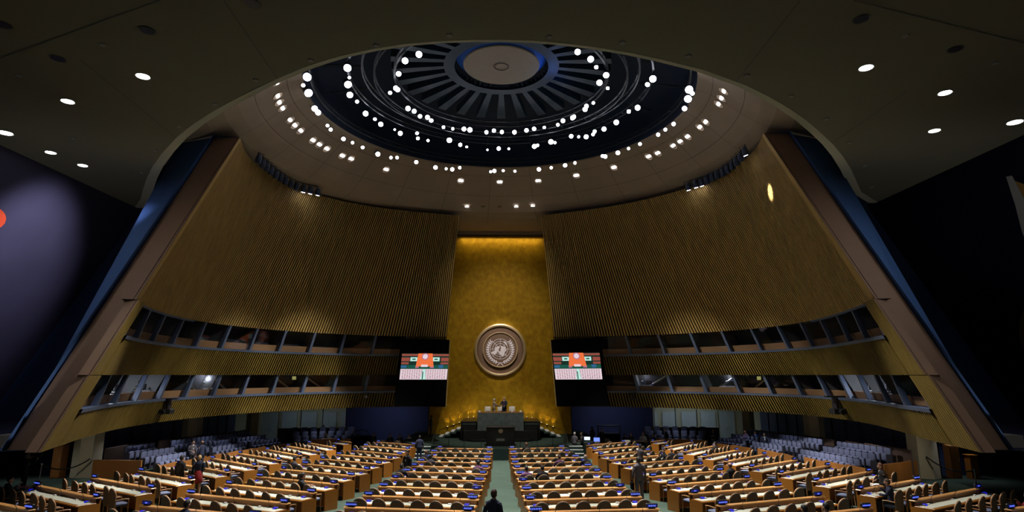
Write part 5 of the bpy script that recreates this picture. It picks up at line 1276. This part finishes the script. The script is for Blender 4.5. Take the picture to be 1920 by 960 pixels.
# left of the stage: clerks' tables
ftab(-8.6, 50.2, 1.4, .7, .15, 'orange clerk table left of the stage, nearer the steps')
ftab(-6.9, 49.2, 1.3, .7, .1, 'orange clerk table just behind the left stage steps')
ftab(-9.9, 51.8, 1.2, .7, .0, 'clerk table in front of the blue wall on the left')
for i, (x, y, f_, jk, hr, lb) in enumerate([(-9.0, 51.2, 170, 'black', 'red', 'clerk with reddish hair behind the left clerk tables'), (-8.2, 51.1, 175, 'black', 'brown', 'clerk in black behind the left clerk tables, middle'), (-7.4, 50.7, 165, 'white', 'black', 'clerk in pale shirt behind the left clerk tables'), (-10.6, 52.6, 150, 'black', 'brown', 'clerk seated before the blue wall on the left')]):
    seated(x, y, f_, lb, jacket=jk, hair=hr)
dup2(-9.2, 48.9, .2, 'taupe chair drawn up to the left clerk tables'); dup2(-7.9, 48.4, -.1, 'taupe chair standing near the left stage steps')
# round dark booth of equipment on the left
r = empty('equipment_console', (-11.9, 53.6, fz(53.6)), .1, 'low round black equipment console before the left blue wall', 'console')
b = MB(); b.lathe([(0, 1.0), (.95, 1.0), (1.05, .92), (1.05, .1), (1.0, 0)], 20); b.build('body', M_BLKF, r)
b = MB(); b.tube([(-.7, 0, 1.0), (-.65, 0, 1.35), (0, 0, 1.55), (.65, 0, 1.35), (.7, 0, 1.0)], .04, 6); b.build('hood_rail', M_BLK, r)
b = MB(); b.box((-.2, -.2, 1.12), (.3, .05, .22), bev=.01); b.build('monitor', M_BLK, r)
# wooden stand with slanted pale slats
r = empty('document_stand', (-13.9, 50.6, fz(50.6)), .2, 'brown wooden stand with slanting pale rails by the far left seats', 'stand')
b = MB(); b.box((0, 0, .5), (1.0, .5, 1.0)); b.build('body', M_WOODD, r)
for k in range(2): b = MB(); b.tube([(-.3 + .1 * k, 0, 1.5 - .25 * k), (.2 + .1 * k, 0, .98 - .1 * k)], .03, 4); b.build('slanting_rail', M_WHITE, r)
b = MB(); b.box((-.32, .02, 1.2), (.05, .05, .5)); b.build('upright', M_WOODD, r)
# right of the stage: desks with monitors, black cage, round table
r = ftab(6.5, 49.0, 1.3, .7, -.1, 'clerk table carrying a bright monitor right of the stage')
def monitor(x, y, z, rz, lab, em_c, s):
    r = empty('monitor', (x, y, z), rz, lab, 'monitor'); b = MB(); b.box((0, 0, .3), (.5, .04, .34), bev=.01); b.box((0, .02, .08), (.06, .04, .16)); b.box((0, .02, .01), (.22, .16, .02)); b.build('housing', M_BLK, r)
    b = MB(); b.box((0, -.023, .3), (.46, .006, .3)); b.build('display', mat('display_' + lab[:6], (.1, .1, .1), .4, emit=em_c, es=s), r)
monitor(6.9, 49.1, fz(49.1) + .75, -.2, 'white glowing monitor on the table right of the stage', (.7, .85, 1), 1.3)
ftab(7.9, 48.0, 1.4, .7, -.1, 'orange clerk table with a blue-lit monitor on the right')
monitor(7.5, 48.1, fz(48.1) + .75, -.1, 'blue glowing monitor on the orange table on the right', (.15, .25, 1), 1.3)
dup2(7.3, 46.9, .1, 'taupe chair behind the right stage steps'); dup2(8.3, 46.9, -.1, 'taupe chair pulled to the right orange clerk table'); dup2(8.6, 49.3, PI, 'pale-backed chair on the far side of the right clerk table')
r = empty('equipment_cage', (9.4, 53.4, fz(53.4)), -.08, 'black box-frame equipment rack before the right blue wall', 'rack')
b = MB(); b.box((0, 0, .55), (1.9, .8, 1.1)); b.build('cabinet', M_BLKF, r)
b = MB()
for sx in (-.93, .93):
    for sy in (-.38, .38): b.tube([(sx, sy, 0), (sx, sy, 1.85)], .03, 5)
for z in (1.2, 1.85):
    for sy in (-.38, .38): b.tube([(-.93, sy, z), (.93, sy, z)], .03, 5)
    for sx in (-.93, .93): b.tube([(sx, -.38, z), (sx, .38, z)], .03, 5)
b.build('frame', M_BLK, r)
for (x, y, f_, jk, lb) in [(8.5, 51.6, 200, 'black', 'technician in black beside the black equipment rack')]:
    person('stand', (x, y, fz(y)), D(f_), lb, jacket=jk, hair='brown')
r = empty('round_table', (11.4, 51.0, fz(51.0)), 0, 'round table covered with papers right of the equipment rack', 'table')
b = MB(); b.lathe([(0, .75), (.8, .75), (.82, .73), (.8, .71), (0, .71)], 24); b.build('tabletop', M_WOOD, r); b = MB(); b.tube([(0, 0, 0), (0, 0, .71)], .06, 8); b.lathe([(0, .02), (.35, .02), (.35, 0)], 16); b.build('pedestal', M_BLK, r)
for i, (dx, dy, s_) in enumerate([(-.4, -.2, .3), (0, .2, .25), (.35, -.15, .28), (.1, -.4, .22), (-.2, .35, .2)]):
    b = MB(); b.box((0, 0, .012), (s_, s_ * .8, .02), .4 * i); o = b.build('paper_sheet', M_PAPER); o.location = (11.4 + dx, 51.0 + dy, fz(51.0) + .75); tag(o, '%s white paper stack from the left on the round table' % ORD[[0, 2, 4, 3, 1][i]], 'paper', 'papers on the round table')
for (x, y, f_, jk, hr, lb) in [(11.0, 52.1, 180, 'black', 'red', 'woman with auburn hair behind the round table'), (12.0, 52.0, 170, 'white', 'blond', 'fair-haired person behind the round table'), (10.2, 50.9, -70, 'black', 'black', 'person in black at the left side of the round table'), (12.7, 50.9, 80, 'navy', 'black', 'person in navy at the right side of the round table')]:
    seated(x, y, f_, lb, jacket=jk, hair=hr)
o = dup2(10.0, 48.4, -.4, 'cream-draped chair left of the round table')
b = MB(); b.box((0, -.33, .78), (.5, .1, .5), bev=.04); b.box((.2, -.38, .5), (.12, .06, .6), bev=.02); c_ = b.build('draped_coat', M_WHITE); c_.location = o.location; c_.rotation_euler = o.rotation_euler; tag(c_, 'cream coat hanging over a chair back left of the round table', 'coat')
person('stand', (13.9, 51.6, fz(51.6)), D(100), 'person in black standing right of the round table', jacket='black', hair='black')
# near columns: wooden cabinets, rope barrier, standing microphone
for (x, y, w_, m, lb) in [(-24.0, 34.6, .5, M_WOODD, 'tall brown wooden cabinet beside the nearest left column'), (24.4, 33.3, .5, M_WOODD, 'tall brown wooden cabinet beside the nearest right column')]:
    r = empty('cabinet', (x, y, fz(y)), 0, lb, 'cabinet'); b = MB(); b.box((0, 0, .85), (w_, .5, 1.7), bev=.01); b.build('body', m, r); b = MB(); b.box((0, -.26, .85), (w_ - .06, .02, 1.6)); dr_ = b.build('door', m, r); h_ = MB(); h_.box((w_ * .3, -.28, .95), (.02, .02, .12)); h_.build('handle', M_GREY, dr_)
r = empty('wooden_stand', (25.2, 33.0, fz(33)), 0, 'shorter yellowish wooden stand right of the tall right cabinet', 'stand'); b = MB(); b.box((0, 0, .6), (.42, .42, 1.2), bev=.01); b.build('body', M_WOOD, r); b = MB(); b.box((0, 0, 1.22), (.5, .5, .04), bev=.01); b.build('top_board', M_WOOD, r)
def rope(p0, p1, sag, lab):
    p0, p1 = Vector(p0), Vector(p1); b = MB(); pts = [p0.lerp(p1, k / 12) - Vector((0, 0, sag * (1 - (2 * k / 12 - 1) ** 2))) for k in range(13)]; b.tube([p - p0 for p in pts], .035, 6); o = b.build('barrier_rope', M_BLK); o.location = p0; return tag(o, lab, 'rope')
pA = (-22.2, 34.3, fz(34.3) + 1.0)
q1 = at_F(78, 872, .95); rope(pA, q1, .35, 'black barrier rope sagging from the nearest left column')
q2 = at_F(1827, 882, .95); rope((22.6, 32.7, fz(32.7) + 1.15), q2, .3, 'black barrier rope sagging from the nearest right column')
for q, lb in ((q1, 'chrome barrier post holding the left rope'), (q2, 'chrome barrier post holding the right rope')):
    r = empty('barrier_post', (q.x, q.y, fz(q.y)), 0, lb, 'barrier post'); b = MB(); b.tube([(0, 0, 0), (0, 0, .95)], .025, 8); b.build('pole', M_GREY, r); b = MB(); b.lathe([(0, .03), (.16, .02), (.17, 0)], 16); b.build('base', M_GREY, r); b = MB(); b.ell((0, 0, .99), (.05, .05, .05)); b.build('finial', M_GREY, r)
# video camera on the photographer's shoulder
c = pc.location; b = MB(); b.box((0, 0, 0), (.16, .42, .2), bev=.03); b.tube([(0, .2, .0), (0, .36, 0)], [.06, .07], 10); vc = b.build('video_camera', M_BLK); b = MB(); b.box((0, -.02, .14), (.05, .22, .04)); b.build('handle', M_GREY, vc)
vc.location = (c.x + .16, c.y + .12, c.z + 1.62); vc.rotation_euler = (0, 0, D(-75)); tag(vc, 'black video camera on the shoulder of the photographer at left', 'camera')
# pink papers on the left desk, papers in the reading man's hands
for x, y, z, lb in [(62, 915, .78, 'pink papers on the nearest left outer desk'), (45, 913, .78, 'second sheaf of pink papers on the nearest left outer desk')]:
    p = at_F(x, y, z); b = MB(); b.box((0, 0, 0), (.35, .25, .02), .5); o = b.build('pink_papers', mat('pink_paper', (.75, .18, .22), .7)); o.location = p; tag(o, lb, 'papers')
for x, y, lb in [(565, 871, 'white papers beside the grey-suited man, left middle block'), (806, 861, 'large white sheet on the third desk, left centre block'), (1642, 908, 'white papers under the hands of the navy-clad man'), (571, 905, 'white papers held by the reading man, left middle block')]:
    p = at_F(x, y, .79); b = MB(); b.box((0, 0, 0), (.34, .24, .015), .3); o = b.build('white_papers', M_PAPER); o.location = p; tag(o, lb, 'papers')
# row of dark stage lights along the top of each slatted wall
tl_ = empty('wall_spotlight', (0, 0, -50), 0, 'x', 'spotlight')
b = MB(); b.tube([(0, 0, 0), (0, -.05, .25), (0, -.12, .5)], [.17, .19, .12], 8); b.build('housing', M_CANB, tl_)
b = MB(); b.tube([(-.22, -.02, .1), (-.22, 0, .62), (.22, 0, .62), (.22, -.02, .1)], .02, 4); b.build('yoke', M_CAN, tl_)
b = MB(); b.tube([(0, .0, -.006), (0, 0, .01)], .14, 8); b.build('lens', M_CAN, tl_); freeze(tl_)
for W, pxs, lit, sd in ((WL, [(484, 292), (492, 301), (500, 308), (508, 315), (517, 322), (526, 328), (535, 334), (545, 340), (556, 345), (569, 349), (582, 352), (596, 355)], (9, 10, 11), 'left'), (WR, [(1398, 278), (1390, 289), (1382, 297), (1374, 305), (1365, 312), (1356, 318), (1346, 323), (1336, 328), (1326, 333), (1316, 337), (1305, 340), (1291, 345)], (0, 9, 10, 11), 'right')):
    rail = MB(); pts = []
    for i, (x, y) in enumerate(pxs):
        p = at_z(x, y, EYE + 13.02); pts.append(p); q = Vector((0, 28, 6)) - p
        ms = {'lens': M_LENS2} if i in lit else None
        dup(tl_, p + Vector((0, 0, -.45)), rot=(D(-25), 0, math.atan2(q.y, q.x) - PI / 2), label='%s stage light%s along the top of the %s slatted wall' % (ORD[i], ', lit,' if i in lit else '', sd), group='stage lights on top of the %s slatted wall' % sd, mats=ms, scale=1.0)
    rail.tube([p + Vector((0, 0, .2)) for p in pts], .04, 5); o = rail.build('light_rail', M_CAN); tag(o, 'dark rail carrying the stage lights on the %s slatted wall' % sd, 'rail')
# cameras mounted on the lower slatted bands
for W, x, y, s_, lb in ((WL, 316, 757, 1.3, 'black camera head hanging below the left booth windows'), (WR, 1568, 760, 1.6, 'black camera head hanging below the right booth windows'), (WL, 688, 742, .8, 'small black loudspeaker on the left lower slatted band'), (WR, 1187, 742, .9, 'small black camera on the right lower slatted band')):
    az = math.atan2(ray(x, y).x, ray(x, y).y); tt = min([k / 600 for k in range(600)], key=lambda t: abs(math.atan2(W.S(t, -1.6, .4).x, W.S(t, -1.6, .4).y) - az)); p = W.S(tt, -1.6, .4)
    r = empty('mounted_camera' if s_ > .85 else 'wall_loudspeaker', p, 0, lb, 'camera' if s_ > .85 else 'loudspeaker'); r.scale = (s_,) * 3
    if s_ > .85:
        b = MB(); b.box((0, -.1, -.25), (.5, .34, .2), bev=.03); b.tube([(0, -.25, -.25), (0, -.42, -.27)], [.08, .09], 10); b.build('body', M_BLK, r)
        b = MB(); b.box((0, .05, .05), (.08, .3, .4)); b.box((0, .0, .25), (.7, .2, .05)); b.build('bracket', M_BLK, r)
    else:
        b = MB(); b.box((0, -.1, 0), (.34, .3, .55), bev=.02); b.build('body', M_BLK, r)
        b = MB(); b.tube([(0, -.251, -.08), (0, -.26, -.08)], .11, 12); b.build('cone', M_GREY, r)
# murals on the side walls: only their near edges show
def on_side(s, x, y):
    r = ray(x, y); lo, hi = 1.0, 200.0
    for _ in range(60):
        t = (lo + hi) / 2; X, Z = abs(r.x * t), EYE + r.z * t
        wx = 32 - 9.8 * (Z + 1) / (CZ + 1)
        if X > wx: hi = t
        else: lo = t
    p = r * lo; return Vector((p.x, p.y, EYE + p.z))
def side_patch(name, s, pts, m, lab, th=.04):
    P = [on_side(s, *q) for q in pts]; c = sum(P, Vector()) / len(P); n = Vector((-s, 0, .33)).normalized()
    b = MB(); k = len(P); b.add([p - c + n * th for p in P] + [p - c for p in P], [tuple(range(k))] + [(i, (i + 1) % k, k + (i + 1) % k, k + i) for i in range(k)]); o = b.build(name, m); o.location = c; return tag(o, lab, 'mural')
cpt = on_side(-1, -28, 410); pts = []
n_ = 24; side_patch('mural_shape', -1, [(-26 + 36 * math.cos(2 * PI * k / n_), 410 + 24 * math.sin(2 * PI * k / n_)) for k in range(n_)], M_ORNG, 'orange rounded mural shape at the left frame edge')
side_patch('mural_shape', 1, [(1888, 332), (1898, 330), (1925, 380), (1950, 430), (1950, 520), (1918, 436), (1905, 385)], M_MUW, 'long grey curved mural stroke at the right frame edge')
side_patch('mural_shape', 1, [(1905, 340), (1960, 360), (1960, 420), (1922, 372)], M_MUY, 'brown mural shape behind the grey stroke at the right edge')
side_patch('mural_shape', 1, [(1960, 560), (1925, 570), (1914, 600), (1912, 625), (1916, 650), (1930, 670), (1960, 680)], M_MUY, 'dark ochre rounded mural shape at the right frame edge')
aim = on_side(-1, 30, 480)
bpy.data.objects['mural_lamp'].location = (-15.5, aim.y - 3, 15.4)
bpy.data.objects['mural_lamp'].rotation_euler = (aim - Vector((-15.5, aim.y - 3, 15.4))).to_track_quat('-Z', 'Y').to_euler()
# remove the prototypes parked below the floor
for o in [o for o in bpy.data.objects if o.parent is None and o.location.z < -40]:
    for c in kids(o):
        for g in kids(c): bpy.data.objects.remove(g)
        bpy.data.objects.remove(c)
    bpy.data.objects.remove(o)
